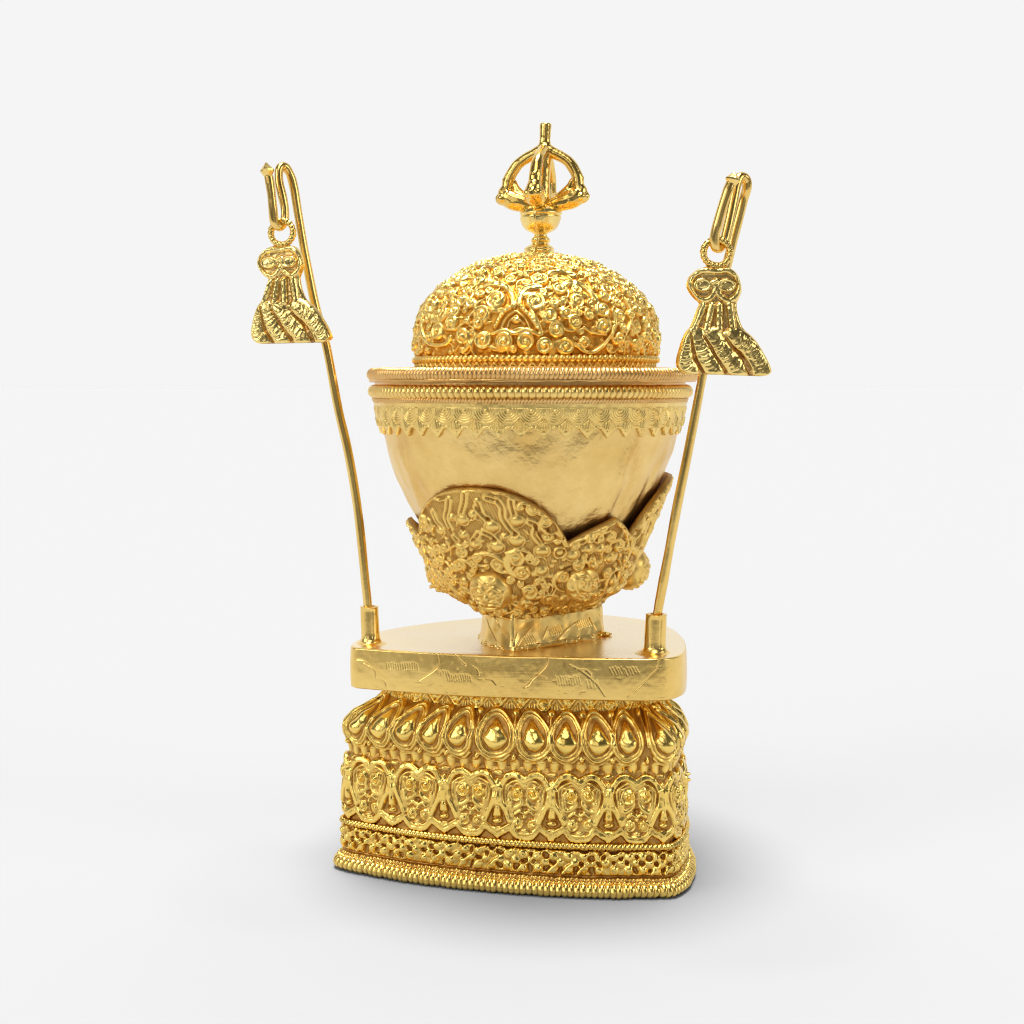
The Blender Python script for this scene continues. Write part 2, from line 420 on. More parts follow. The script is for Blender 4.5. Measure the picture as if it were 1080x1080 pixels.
band('lattice_band', prof, hm, M_rel, hr=(0.0, 4.6))
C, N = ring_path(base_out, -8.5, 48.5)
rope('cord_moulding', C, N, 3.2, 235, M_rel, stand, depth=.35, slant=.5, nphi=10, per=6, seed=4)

# --- arcade band
prof = [(-11.5, 48), (-11.5, 60), (-11.5, 90), (-13.5, 112), (-17.5, 121)]
La = plen(prof); hm = HM(BL, La + 1, 1.9)
front = [base_out.u_px(p, -9) for p in (388, 440, 496, 553, 611, 672)]
sp = np.diff(front).mean()
cent = list(front)
rest = BL - (front[-1] - front[0]); k = int(round(rest / sp)); cent += [front[-1] + rest * (i + 1) / k for i in range(k - 1)]
cs = np.sort(np.array(cent) % BL)
for i, uc in enumerate(cs):
    un = cs[(i + 1) % len(cs)] + (BL if i == len(cs) - 1 else 0)
    w = min(abs(un - uc), 62) / 56.0 * 1.0
    j = lambda a=.5: rng.normal() * a
    A = lambda x, y: (uc + x * w, y)
    # heart-shaped arch: three nested ridges
    for off, wd, h in ((0, 3.9, 4.4), (5.4, 1.7, 3.6), (8.4, 1.3, 3.2)):
        for sx in (-1, 1):
            f = 1 - off / 27
            hm.line([A(0, 61 - off), A(sx * 9 * f, 66 - off), A(sx * 18 * f, 64 - off), A(sx * (25 - off), 53), A(sx * (24 - off), 41), A(sx * (19 - off * .8), 31), A(sx * (15 - off * .6), 22)], wd, h, flat=(off == 0))
    # inner leaf ground
    hm.ball(uc, 44, 19 * w, 2.2, ry=21); hm.ball(uc, 20, 14 * w, 1.6, ry=14)
    for sx in (-1, 1):
        hm.curl(uc + sx * 8.2 * w, 49 + j(), 7.9 * w, 6.2, sx, 1.0 + j(), bead=.9)
        hm.curl(uc + sx * 7.5 * w + j(), 20 + j(), 6.8, 5.4, -sx, 2.0, bead=.5)
        hm.line([A(sx * 2, 42), A(sx * 6, 37), A(sx * 13, 34), A(sx * 15, 41)], 3.2, 3.8)
        hm.line([A(sx * 1.5, 30), A(sx * 5, 32), A(sx * 9, 29)], 2.4, 3.6)
        hm.line([A(0, 5.5), A(sx * 8, 7), A(sx * 15, 14), A(sx * 21, 11), A(sx * 28.5, 6.5)], 3.4, 3.2, flat=True)
        hm.line([A(0, 9.5), A(sx * 8, 11), A(sx * 15, 18), A(sx * 21, 15.5), A(sx * 28.5, 11)], 1.4, 4.0)
    hm.ball(uc, 57, 3.2, 3.4, ry=2.4); hm.ball(uc + j(), 26, 2.6, 4.0); hm.ball(uc, 12.5, 5, 3.2, ry=2.5)
    hm.ball(uc, 34.5, 3.2, -2.4, 'add', ry=2.4); hm.ball(uc, 42, 2.2, -1.4, 'add', ry=3.4)
    # pendant between arches
    um = (uc + un) / 2
    def pend(x, y):
        wd = 3.2 + 2.6 * smooth(-y, -2, 22); q = np.abs(x) / wd
        return 5.8 * np.sqrt(np.clip(1 - q * q, 0, 1)) * smooth(-np.abs(y), -17, -13), (q < 1) & (np.abs(y) < 17)
    hm.put(um, 40, 9, 18, pend)
    hm.line([(um - 5, 53), (um, 55), (um + 5, 53)], 2.0, 5.4); hm.line([(um, 60), (um, 50)], 3.0, 4.0)
    hm.ball(um, 21, 5.5, 4.6, ry=3.0); hm.ball(um, 13.5, 6.5, 3.4, ry=3.2)
    hm.line([(um - 3, 34), (um, 36.5), (um + 3, 34)], .9, -1.2, 'add')
    hm.ball(um, 3, 2.4, 1.6, ry=1.6); hm.ball(um, 67, 5.5, 1.8, ry=3)
    hm.ball(um - 9, 66, 4.4, 1.6, ry=2.4)
hm.soften(1); hm.a += .30 * noise2(*hm.a.shape, 8, seed=5)
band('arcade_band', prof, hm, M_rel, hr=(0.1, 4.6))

# --- fluted underside and lotus petals
prof = [(-19, 118), (-17.5, 127), (-14.5, 132), (-12.5, 138), (-12, 146), (-14, 156), (-19, 166), (-25.5, 175)]
cwl = [0, 0, 0, 0, 0, .25, .75, 1.15]
Ll = plen(prof); hm = HM(BL, Ll + 1, 1.9)
fl = [base_out.u_px(p, -6) for p in (398, 425.5, 454, 482, 520, 561, 597, 630, 663)]
step = 31.0
arr = [(u_, 1.35 if i_ == 4 else 1.0) for i_, u_ in enumerate(fl)]
cornA = base_out.u_px(700, -6) + 8; cornB = fl[0] - 33
arr += [(cornA, 1.5), (cornB, 1.4)]
gapR = (cornB + BL) - cornA; k = int(round(gapR / step)) - 1
arr += [(cornA + 38 + (gapR - 76) * i / (k - 1), 1.35 if i in (4, k - 5) else 1.0) for i in range(k)] if k > 6 else []
arr = sorted([(u_ % BL, w_) for u_, w_ in arr]); us = np.array([a[0] for a in arr])
for i, (uc, wt) in enumerate(arr):
    gp = (us[i] - us[i - 1]) % BL; gn = (us[(i + 1) % len(us)] - us[i]) % BL
    a = min(gp, gn, 40) * .5
    a = min(a, 15.0 * wt + 1) if wt > 1 else min(a, 17.5)
    lean_ = np.clip((fl[4] - uc) * .115, -3, 13) if fl[0] - 50 < uc < fl[-1] + 50 else 0.0
    vm, b = 36.5, 23.5
    lean_ = lean_ + rng.normal() * 1.3; bow_ = np.clip(lean_ * .45, -3, 3) + rng.normal() * .8; fat_ = rng.uniform(.9, 1.12); up_ = rng.uniform(-1.5, 1.5)
    def petal(x, y, a=a, b=b, wt=wt, lean_=lean_, bow_=bow_, fat_=fat_, up_=up_):
        x = x - lean_ * np.clip(y / b + .3, 0, 1.3) + bow_ * (1 - (y / b) ** 2)
        t = np.clip(y / b, -1, 1)
        wdt = a * (1.08 - .34 * smooth(t, -.1, 1.0) - .12 * smooth(-t, .5, 1.0))
        q = np.sqrt((x / wdt) ** 2 * .97 + np.abs(t) ** 2.4)
        rim = 3.2 * np.exp(-((q - .95) / .065) ** 2) + 2.9 * np.exp(-((q - .77) / .065) ** 2)
        x2, y2 = x / (wdt * .68 * fat_), (y + 5.0 + up_) / (b * (.58))
        y2 = np.where(y2 < 0, y2 * 1.35, y2 * .72); x2 = x2 * (1 + .35 * np.clip(-y2, 0, 1))
        q2 = np.sqrt(x2 * x2 * (1 + 2.2 * smooth(y2, 0, 1)) + y2 * y2)
        boss = 5.6 * np.sqrt(np.clip(1 - q2 * q2, 0, 1)) * (1 - .25 * smooth(y2, -.2, 1.2))
        val = np.maximum(rim + 1.0, boss + 1.0)
        return val + .8 * np.exp(-((q - 1.05) / .05) ** 2), q < 1.10
    hm.put(uc, vm, a + 14, b + 3, petal)
    um = uc + gn / 2
    hm.ball(um, 14.5, 3.0, 5.2, ry=3.6); hm.ball(um, 58, 4.0, 3.2, ry=4); hm.line([(um, 54), (um, 28)], 1.6, 2.4)
    hm.line([(uc - a * .8, 17), (uc - a * .35, 10), (uc, 8), (uc + a * .35, 10), (uc + a * .8, 17)], 1.8, 3.0)
nf = int(BL / 13.5)
def flutes(U, V):
    ph = np.abs(np.sin(PI * U / (BL / nf))); e_ = 13 - 3.5 * (1 - ph); return 3.4 * ph ** .8 * smooth(e_ + 1.5 - V, 0, 3)
UU, VV = np.meshgrid(np.arange(hm.nu) / hm.ru, np.arange(hm.nv) / hm.rv)
hm.a = np.maximum(hm.a, flutes(UU, VV)) ; hm.soften(1)
hm.a += .28 * noise2(*hm.a.shape, 9, seed=6)
band('lotus_band', prof, hm, M_rel, hr=(0.3, 5.2), cw=cwl)

# --- neck with engraved chevrons
prof = [(-25, 173.5), (-27, 180), (-27, 191.5)]
hm = HM(BL, plen(prof), 2.0)
n = 44; pn = BL / n
for i in range(n):
    u = i * pn
    hm.line([(u, 2), (u + pn * .5, 16)], 1.7, 2.0); hm.line([(u + pn * .5, 16), (u + pn, 2)], 1.7, 2.0)
    hm.line([(u + 5, 2), (u + pn * .5, 11)], 1.0, 1.5); hm.line([(u + pn * .5, 11), (u + pn - 5, 2)], 1.0, 1.5)
    if i % 3 == 0: hm.ball(u, 7, 5, 3.2); hm.ring(u, 7, 6.5, 1.1, 2.4)
    else: hm.curl(u, 10, 4.5, 2.6, 1 if i % 2 else -1)
    for k in (-2, 0, 2): hm.line([(u + pn * .5 + k * 1.5, 2), (u + pn * .5 + k, 7)], .8, 1.6)
    hm.ball(u + rng.normal() * 3, 3, 2.6, 2.6)
hm.soften(1); hm.a += .2 * noise2(*hm.a.shape, 8, seed=77)
band('neck_band', prof, hm, M_rel, hr=(0, 2.4), cw=[1.15, 1.25, 1.25])

# --- top plate
plate_out = Outline([(60, 146), (10, 132), (-43, 109), (-94, 76), (-138, 32), (-156, -10), (-163, -46), (-161, -66), (-148, -74), (-110, -88), (-50, -107), (20, -119), (90, -127),
                     (135, -129), (154, -122), (169, -100), (177, -55), (178, -2), (172, 50), (152, 97), (105, 134)], tight=2, soft=20)
PL = plate_out.L; ZB, ZT = 191.0, 232.0
hm = HM(PL, ZT - ZB, 2.2)
def pv(x, y, ox, oy=630.0, z=4.91):
    """image point on the plate edge -> (u,v)"""
    px, py = ox + x / z, oy + y / z
    u = plate_out.u_px(px); p = plate_out.at(u, np.array(0.0)); k = (D + p[1]) / D
    return (u, EYE + (HR - py) * k - ZB)
def pl_line(ox, pts, w=.75, h=-.7):
    if len(pts) == 3:      # swell the middle so that the cut sweeps like a leaf edge
        a, m, b_ = np.array(pts, float); n_ = m - (a + b_) / 2; pts = [tuple(a), tuple(m + n_ * .9), tuple(b_)]
    elif len(pts) == 2 and abs(pts[0][1] - pts[1][1]) > 20 and abs(pts[0][0] - pts[1][0]) > 24:
        a, b_ = np.array(pts, float); e_ = b_ - a; pts = [tuple(a), tuple((a + b_) / 2 + np.array([e_[1], -e_[0]]) * .16), tuple(b_)]
    hm.line([pv(x, y, ox) for x, y in pts], w, h, 'add')
def pl_hatch(ox, x0, x1, y0, y1, n, lean=6):
    for i in range(n):
        x = x0 + (x1 - x0) * i / (n - 1); dy = rng.normal() * 3
        pl_line(ox, [(x, y0 + dy), (x + lean, y1 + dy)], .6, -.6)
for pts in ([(592, 290), (572, 360), (500, 430)], [(690, 300), (715, 325), (742, 350)], [(215, 335), (260, 372), (282, 412)], [(308, 425), (335, 465)],
            [(780, 358), (812, 402)], [(850, 420), (902, 452)], [(1082, 430), (1045, 465)], [(180, 320), (240, 350)]): pl_line(340, pts)
pl_hatch(340, 335, 490, 338, 372, 14); pl_hatch(340, 645, 765, 398, 432, 11, 8); pl_hatch(340, 600, 650, 380, 400, 5, 8)
for pts in ([(185, 310), (150, 372), (66, 462)], [(300, 350), (360, 382), (420, 430), (450, 462), (482, 512)], [(760, 330), (750, 372), (690, 430), (600, 512)],
            [(120, 400), (180, 420)], [(350, 372), (410, 400)]): pl_line(540, pts, .8, -.8)
pl_hatch(540, 505, 640, 362, 398, 10, 18); pl_hatch(540, 225, 345, 408, 452, 10, 10); pl_hatch(540, 385, 440, 430, 470, 4, 10)
for i in range(9):   # the sides turned away carry the same kind of cuts
    u = (base_out.u_px(700) * 1.0 + 60 + i * 60) % PL
    if plate_out.at(u, np.array(0.))[1] < -20: continue
    hm.line([(u, 38), (u - 6, 22), (u - 20, 6)], .9, -1.0, 'add')
    for k in range(7): hm.line([(u + 12 + k * 3, 24), (u + 14 + k * 3, 16)], .6, -.9, 'add')
for _ in range(120):
    u, v = rng.uniform(0, PL), rng.uniform(1, ZT - ZB - 1); l = rng.uniform(1, 6)
    hm.line([(u, v), (u + l, v + rng.normal() * .8)], .5, -.25, 'add')
hm.a += .20 * noise2(*hm.a.shape, 44, seed=9) + .04 * noise2(*hm.a.shape, 7, seed=10)
nu = int(PL * 1.7); u = np.arange(nu) / nu * PL
rings = []; Hs = []
c0 = np.array([15., 0.])
def prg(d, z, f=1.0):
    q = plate_out.at(u, np.full(nu, float(d)))
    if f < 1: q = c0 + (q - c0) * f
    zz = np.full(nu, float(z)) if np.isscalar(z) else z
    rings.append(np.column_stack([q, zz])); Hs.append(np.zeros(nu))
for f in (.05, .4, .8): prg(-5, ZB - .5, f)
prg(-5, ZB - .5); prg(-2, ZB - .2); prg(-.6, ZB + .6)
for v in np.linspace(1.2, ZT - ZB - 1.2, 66):
    prg(.9 * math.sin(PI * v / (ZT - ZB)), ZB + v); Hs[-1] = hm.sample(u, np.full(nu, v))
prg(-.5, ZT - .5); prg(-1.3, ZT - .1); prg(-2.4, ZT)
rngp = np.random.default_rng(5)
tn = noise2(64, 64, 14, seed=12)
for f in np.linspace(.985, .02, 46):
    q = plate_out.at(u, np.full(nu, -2.4)); q = c0 + (q - c0) * f
    ii = np.clip(((q[:, 0] + 200) / 400 * 63), 0, 62.9); jj = np.clip(((q[:, 1] + 200) / 400 * 63), 0, 62.9)
    i0, j0 = ii.astype(int), jj.astype(int); fx, fy = ii - i0, jj - j0
    tz = (tn[j0, i0] * (1 - fx) + tn[j0, i0 + 1] * fx) * (1 - fy) + (tn[j0 + 1, i0] * (1 - fx) + tn[j0 + 1, i0 + 1] * fx) * fy
    rings.append(np.column_stack([q, ZT - .9 * smooth(np.full(nu, -f), -1, -.8) + tz * .5 * min(1, (1 - f) * 8)])); Hs.append(np.zeros(nu))
P = np.stack(rings); H = np.stack(Hs)
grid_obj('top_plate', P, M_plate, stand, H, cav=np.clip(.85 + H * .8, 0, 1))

# --- sockets for the two rods
def socket(X, Y, r, h, tilt):
    z0 = ZT - 1.0
    prof = [(r * 1.9, 0), (r * 1.55, 1.2), (r * 1.18, 3.2), (r * 1.04, 6), (r, 10), (r, h * .6), (r * .98, h - 1.5), (r * 1.02, h - .4), (r * .93, h), (r * .68, h), (r * .62, h - .8), (r * .6, h - 14), (0.3, h - 14)]
    pr = []
    for a, b in zip(prof[:-1], prof[1:]):
        for t in np.linspace(0, 1, 4, endpoint=False): pr.append((a[0] + (b[0] - a[0]) * t, a[1] + (b[1] - a[1]) * t))
    pr = np.array(pr + [prof[-1]]); th = np.linspace(0, 2 * PI, 72, endpoint=False)
    nz = noise2(len(pr), 72, 8, seed=int(abs(X))) * .18
    seam = -.8 * np.exp(-((th[None] - 5.1) / .05) ** 2) * (pr[:, 1:2] > 6)
    R = pr[:, :1] + (nz + seam) * (pr[:, :1] > r * .9)
    rag = 1 + .5 * noise2(1, 72, 9, seed=3)[0][None] * (pr[:, 1:2] < 3)
    R = np.where(pr[:, 1:2] < 3, R + (rag - 1) * 2.2, R)
    P = np.stack([X + R * np.cos(th) + tilt[0] * pr[:, 1:2], Y + R * np.sin(th) + tilt[1] * pr[:, 1:2], z0 + np.repeat(pr[:, 1:2], 72, 1)], -1)
    grid_obj('rod_socket', P, M_rod, stand, cav=np.full(P.shape[:2], .8))
kL, kR = (D - 44) / D, (D - 95) / D
socL = ((391 - CX) * kL, -44.0); socR = ((690.5 - CX) * kR, -95.0)
socket(*socL, 9.3, 38.5, (-.03, 0)); socket(*socR, 10.4, 39, (.04, -.02))

# --- foot between plate and cradle: a bent three-cornered collar
foot_out = Outline([(25 + (x_ - 25) * .95, y_ * .95) for x_, y_ in [(-16, 72), (-30, 30), (-35, -8), (-31, -38), (-23, -56), (-8, -79), (-1, -85), (8, -79), (50, -42), (92, 0), (99, 10), (97, 22), (60, 58), (16, 80)]], tight=3, soft=12, n=1400)
FLn = foot_out.L
prof = [(4.5, ZT - 2), (2.8, ZT), (1.2, ZT + 3), (-.4, ZT + 14), (-1.2, ZT + 29), (-6, ZT + 42)]
hm = HM(FLn, plen(prof), 2.2)
def fv(px, py):
    u = foot_out.u_px(px); p = foot_out.at(u, np.array(0.)); k = (D + p[1]) / D
    return (u, EYE + (HR - py) * k - ZT + 3)
for pts in ([(543, 683), (550, 673), (561, 663)], [(586, 676), (598, 664), (611, 655)], [(572, 673), (578, 661)], [(622, 652), (628, 664)], [(512, 652), (517, 664), (524, 676)], [(521, 650), (527, 662)], [(546, 667), (541, 676)]):
    hm.line([fv(*p) for p in pts], .9, -.8, 'add')
for x0, n_, y0 in ((579, 6, 663), (607, 8, 656), (553, 5, 672)):
    for k in range(n_): hm.line([fv(x0 + k * 2.2, y0 - k * .6), fv(x0 + 3 + k * 2.2, y0 + 7 - k * .6)], .6, -.9, 'add')
for k in range(60):  # solder grains along the joint
    hm.ball(rng.uniform(0, FLn), rng.uniform(1.5, 4.5), rng.uniform(.8, 2.0), rng.uniform(.6, 1.6))
hm.a += .3 * noise2(*hm.a.shape, 18, seed=14)
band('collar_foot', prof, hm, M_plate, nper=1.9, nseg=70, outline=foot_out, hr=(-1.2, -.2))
s = Soup()
b = np.array([95.0, 6.0, ZT]); s.ball((b[0] + 1, b[1] - 2, ZT + 1), (7, 5, 3)); s.ball((b[0] - 5, b[1] - 5, ZT + .5), (6, 4, 2.4)); s.ball((b[0] + 4, b[1] - 1, ZT + .5), (7, 4, 2.2))
s.build('solder_blob', M_rod, stand, voxel=.8, smoothn=2, disp=1.5)

# ================================================================== BODIES OF REVOLUTION
class Lathe:
    def __init__(s, cx, cy, prof, Rref, res=1.5, rmod=None):
        s.rmod = rmod
        """prof [(r,z)] bottom to top"""
        s.c = (cx, cy); pr = np.array(prof, float)
        s.pr = pr; s.L = np.concatenate([[0], np.cumsum(np.hypot(*np.diff(pr, axis=0).T))]); s.R = Rref
        s.hm = HM(2 * PI * Rref, s.L[-1], res, su=lambda v: np.interp(v, s.L, pr[:, 0]) / Rref)
        s.gu = np.linspace(-100, 100, 900) / 180 * PI; s.gv = np.linspace(0, s.L[-1], 260)
        T, V = np.meshgrid(s.gu, s.gv); p = s.pos(T, V)
        s.gx = CX + p[..., 0] * D / (D + p[..., 1]); s.gy = HR - (p[..., 2] - EYE) * D / (D + p[..., 1])
        s.u0 = PI * Rref      # azimuth 0 (towards the camera) sits at u0
    def pos(s, T, V):
        r = np.interp(V, s.L, s.pr[:, 0]); z = np.interp(V, s.L, s.pr[:, 1])
        if s.rmod: r = s.rmod(T, r, z)
        return np.stack([s.c[0] + r * np.sin(T), s.c[1] - r * np.cos(T), z], -1)
    def uv(s, px, py):
        e = (s.gx - px) ** 2 + (s.gy - py) ** 2; j, i = np.unravel_index(np.argmin(e), e.shape)
        return (s.gu[i] * s.R + s.u0, s.gv[j])
    def r_at(s, u, v, size):
        """size seen in the picture -> size on the surface"""
        T = (u - s.u0) / s.R; r = np.interp(v, s.L, s.pr[:, 0]); return size * (D - r * math.cos(T)) / D
    def mesh(s, name, mat, parent, nu, nv, v0=None, v1=None, hr=None, extra=None, H=None):
        v = np.linspace(v0 or 0, s.L[-1] if v1 is None else v1, nv)
        u = np.arange(nu) / nu * 2 * PI * s.R
        U, V = np.meshgrid(u, v); P = s.pos((U - s.u0) / s.R, V); Hh = s.hm.sample(U, V)
        if extra: P, Hh = extra(U, V, P, Hh)
        return grid_obj(name, P, mat, parent, Hh, True, hr=hr)

def rowz(py, k=1.0): return EYE + (HR - py) * k
CC_ = (20.0, 0.0)

# ================================================================== CRADLE (child of the stand)
crow = [(70, 641), (79, 634), (89, 623), (98, 611), (106, 596), (113, 582), (119.5, 568), (126, 552), (131.5, 538), (138.5, 520), (147, 499), (151, 488)]
cprof = spl([(r, rowz(y)) for r, y in crow], 4)
fq = foot_out.at(np.linspace(0, FLn, 2000), np.full(2000, 1.0)) - np.array(CC_)
fa, frad = np.arctan2(fq[:, 0], -fq[:, 1]), np.hypot(*fq.T)
ta = np.linspace(-PI, PI, 361); o_ = np.argsort(fa); rt = np.interp(ta, fa[o_], frad[o_], period=2 * PI)
rt = cyc_smooth(rt[:360, None], 5)[:, 0]; rt = np.append(rt, rt[0])
def crad_mod(T, r, z):
    rf = np.interp((T + PI) % (2 * PI) - PI, ta, rt); t = smooth(z, 256, 290)
    return rf + (r - rf) * (.12 + .88 * t)
crad = Lathe(*CC_, cprof, 130, 1.9, rmod=crad_mod)
H_ = crad.hm
def cz(x, y): return (430 + x / 6.75, 500 + y / 6.75)
def dz(x, y): return (560 + x / 5.68, 480 + y / 5.68)
def groove(f, pts, w=1.6, h=-2.4):
    H_.line([crad.uv(*f(*p)) for p in pts], w, h, 'add')
def ridge(f, pts, w=1.6, h=2.4, **k): H_.line([crad.uv(*f(*p)) for p in pts], w, h, **k)
def bll(f, x, y, r, sc_, h=3.0, ry=None, hollow=True):
    u, v = crad.uv(*f(x, y)); r = r / sc_
    H_.ball(u, v, r, h, ry=(ry / sc_ if ry else r * .85))
    if hollow: H_.ring(u, v - .4, r * 1.15, .8, 1.6, ry=r)
# regular lobe ornament repeated round the cradle, the front lobe traced more closely
occ = []
def seen(x, y, f, r): occ.append((*crad.uv(*f(x, y)), r))
fr_g = [[(410, 140), (405, 200), (385, 275)], [(300, 180), (290, 250), (280, 310), (310, 385)], [(188, 270), (215, 330), (250, 372)], [(490, 235), (540, 290), (592, 332)],
        [(640, 185), (672, 240), (680, 310), (720, 372), (768, 415)], [(735, 190), (742, 240), (762, 302)], [(865, 338), (915, 370), (902, 432), (945, 484)],
        [(545, 410), (600, 438), (640, 482)], [(505, 425), (470, 478)], [(335, 445), (355, 470)], [(620, 185), (560, 165)], [(500, 200), (520, 260)]]
for g in fr_g: ridge(cz, g, 4.8, 2.2)
for g in fr_g: groove(cz, g, 2.0, -2.2)
for x, y, r in ((395, 318, 44), (240, 398, 36), (602, 372, 48), (770, 468, 50), (778, 330, 46), (640, 515, 46), (478, 492, 42), (400, 430, 34), (945, 545, 40), (320, 300, 26), (690, 440, 24)):
    bll(cz, x, y, r, 6.75, 3.8); seen(x, y, cz, r / 6.75)
for x, y in ((305, 400), (395, 385), (475, 470), (575, 320), (615, 468), (770, 425)):
    u, v = crad.uv(*cz(x, y)); H_.ball(u, v, 2.6, -2.6, 'add')
for x, y, r, t in ((772, 598, 66, 1), (815, 692, 62, -1), (395, 545, 50, 1), (380, 640, 56, -1), (500, 585, 40, 1), (870, 830, 60, 1), (845, 915, 55, -1), (265, 520, 38, 1), (250, 600, 36, -1), (300, 690, 40, 1), (400, 830, 40, -1), (330, 760, 36, 1), (180, 470, 30, 1), (120, 470, 26, -1), (110, 400, 22, 1)):
    u, v = crad.uv(*cz(x, y)); H_.tail(u, v, r / 6.75, 3.4, t, x * .02); H_.curl(u, v, r / 6.75, 5.6, t, x * .01, bead=.4); occ.append((u, v, r / 6.75))
ridge(cz, [(700, 560), (780, 530), (850, 550), (890, 585)], 1.8, 3.0); ridge(cz, [(700, 990), (760, 960), (830, 870), (900, 790), (945, 740)], 2.6, 3.0)
ridge(cz, [(200, 690), (290, 770), (420, 880), (470, 940)], 2.4, 3.0); ridge(cz, [(230, 770), (320, 870), (430, 960)], 2.4, 3.0)
ridge(cz, [(440, 600), (520, 560), (620, 580), (690, 620)], 2.6, 3.4)
for g in ([(120, 650), (20, 500), (10, 420)], ): pass
for x, y, r in ((100, 495, 30), (75, 572, 34), (66, 690, 34), (250, 598, 36), (345, 560, 30), (415, 560, 30), (480, 610, 40), (375, 655, 28), (590, 545, 22), (560, 620, 26), (600, 620, 24)):
    bll(dz, x, y, r, 5.68, 3.8); seen(x, y, dz, r / 5.68)
u, v = crad.uv(*dz(172, 582)); H_.ring(u, v, 6, 1.3, 3.2); H_.ball(u, v, 4, 2.5); occ.append((u, v, 7))
for g in ([(60, 900), (100, 790), (190, 690), (290, 650)], [(95, 905), (125, 810), (210, 715), (260, 700)], [(20, 420), (45, 470), (75, 520)], [(100, 440), (110, 480)]): groove(dz, g, 1.3, -2.6)
for g in ([(240, 520), (330, 490), (420, 440), (500, 400)], [(300, 530), (400, 480), (470, 450)], [(540, 430), (570, 500), (580, 600)], [(520, 620), (540, 700), (520, 780)], [(600, 640), (570, 720), (540, 790)]): ridge(dz, g, 1.6, 2.8)
for g in ([(500, 395), (560, 440), (600, 470)], [(420, 470), (520, 520)], [(380, 520), (400, 480)]): groove(dz, g, 1.2, -2.0)
u, v = crad.uv(*dz(480, 740)); H_.ring(u, v, 9, 2, 4, ry=13); H_.ball(u, v, 4, 5, ry=7); occ.append((u, v, 10))
# right-hand large lobe, seen nearly edge-on, and everything turned away: running scrolls
for th0 in (88, 206):
    for k in range(-4, 5):
        u = crad.u0 + math.radians(th0 + k * 8.6) * crad.R; top = 124 - 2.4 * k * k
        w_ = rng.uniform(-3, 3)
        H_.line([(u, top + 14), (u + w_, top - 2), (u - w_, top - 18), (u + w_ * .6, top - 30)], 1.9, -2.8, 'add')
        H_.line([(u + 8, top + 8), (u + 8 + w_, top - 8), (u + 7 - w_, top - 24)], 2.0, 3.2)
        H_.ball(u + w_ * .4, top - 36, 5, 4.0); occ.append((u, top - 34, 6)); occ.append((u, top - 10, 5))
def fill(H, occ, n, rr, vlo, vhi, hh, seed, gap=1.0, kinds=3, umin=None, umax=None):
    r_ = np.random.default_rng(seed); 
    for _ in range(n):
        u, v = r_.uniform(umin if umin is not None else 0, umax if umax is not None else H.wu), r_.uniform(vlo, vhi); r = r_.uniform(*rr)
        k = max(float(H.su(v)), .08)
        if v - r < vlo - 2 or v + r > vhi + 3: continue
        ok = True
        for (a, b_, c_) in occ:
            du = abs(a - u); du = min(du, H.wu - du) * k
            if du * du + (b_ - v) ** 2 < ((r + c_) * gap) ** 2: ok = False; break
        if not ok: continue
        occ.append((u, v, r)); t = r_.integers(0, kinds)
        if (t == 0 or r > 4.5) and r > 3.6: H.tail(u, v, r, hh * .62, 1 if r_.random() < .5 else -1, r_.uniform(0, 6.3))
        if t == 0 or r > 4.5: H.curl(u, v, r, hh * r_.uniform(.7, 1.2), 1 if r_.random() < .5 else -1, r_.uniform(0, 6), bead=r_.uniform(0, .5))
        elif t == 1: H.ball(u, v, r, hh * .8); H.ring(u, v, r * .9, .8, hh * .5)
        else:
            a = r_.uniform(0, PI); c, s_ = math.cos(a) * r / k, math.sin(a) * r
            H.line([(u - c, v - s_), (u + .3 * s_ / k, v + .3 * c * k), (u + c, v + s_)], r * .42, hh * .75)
f0, f1 = crad.uv(*cz(180, 350))[0], crad.uv(*dz(220, 560))[0]
for g in fr_g:
    for q in spl(np.array([crad.uv(*cz(*p)) for p in g]), 3): occ.append((q[0], q[1], 4.5))
v_h = float(np.interp(rowz(600), cprof[:, 1], crad.L))
u_h = crad.u0 + math.radians(97) * crad.R
for q, r in ((crad.uv(518, 622), 21), (crad.uv(613, 614), 18), ((u_h, v_h), 22)): occ.append((*q, r))
fill(H_, occ, 2600, (6.5, 9.5), 3, 165, 5.0, 21, .92, kinds=1)
fill(H_, occ, 1800, (4.0, 6.0), 2, 160, 4.2, 22, .85, kinds=1)
fill(H_, occ, 1200, (2.2, 3.6), 2, 130, 2.6, 23, .85)
H_.soften(1); H_.a += .22 * noise2(*H_.a.shape, 12, seed=8)
# lobe line round the rim
def lip(T):
    th = (np.degrees(T) + 180) % 360 - 180; out = np.full_like(th, 343.0)
    for pk, wl, wr, z, e in ((-23, 42, 39, 396, 2.2), (92, 41, 40, 402, 2.3), (206, 42, 40, 398, 2.2), (39, 22, 15, 365, 1.1), (-84, 19, 20, 357, 1.1), (147, 20, 22, 363, 1.1)):
        a = (th - pk + 180) % 360 - 180; t = np.where(a < 0, -a / wl, a / wr)
        out = np.maximum(out, 343 + (z - 343) * np.clip(1 - t ** e, 0, 1) ** (.85 if e > 1.2 else .95))
    return out
nu_, nv_ = 1500, 200
u = np.arange(nu_) / nu_ * 2 * PI * crad.R; T = (u - crad.u0) / crad.R
zl = lip(T); vl = np.interp(zl, cprof[:, 1], crad.L)
tt = np.linspace(0, 1, nv_)[:, None]; U = np.repeat(u[None], nv_, 0); V = tt * vl[None]
P = crad.pos((U - crad.u0) / crad.R, V); Hh = H_.sample(U, V)
edge = smooth((vl[None] - V), 0.0, 3.5); lipr = .8 * np.exp(-((vl[None] - V - 1.8) / 1.5) ** 2)
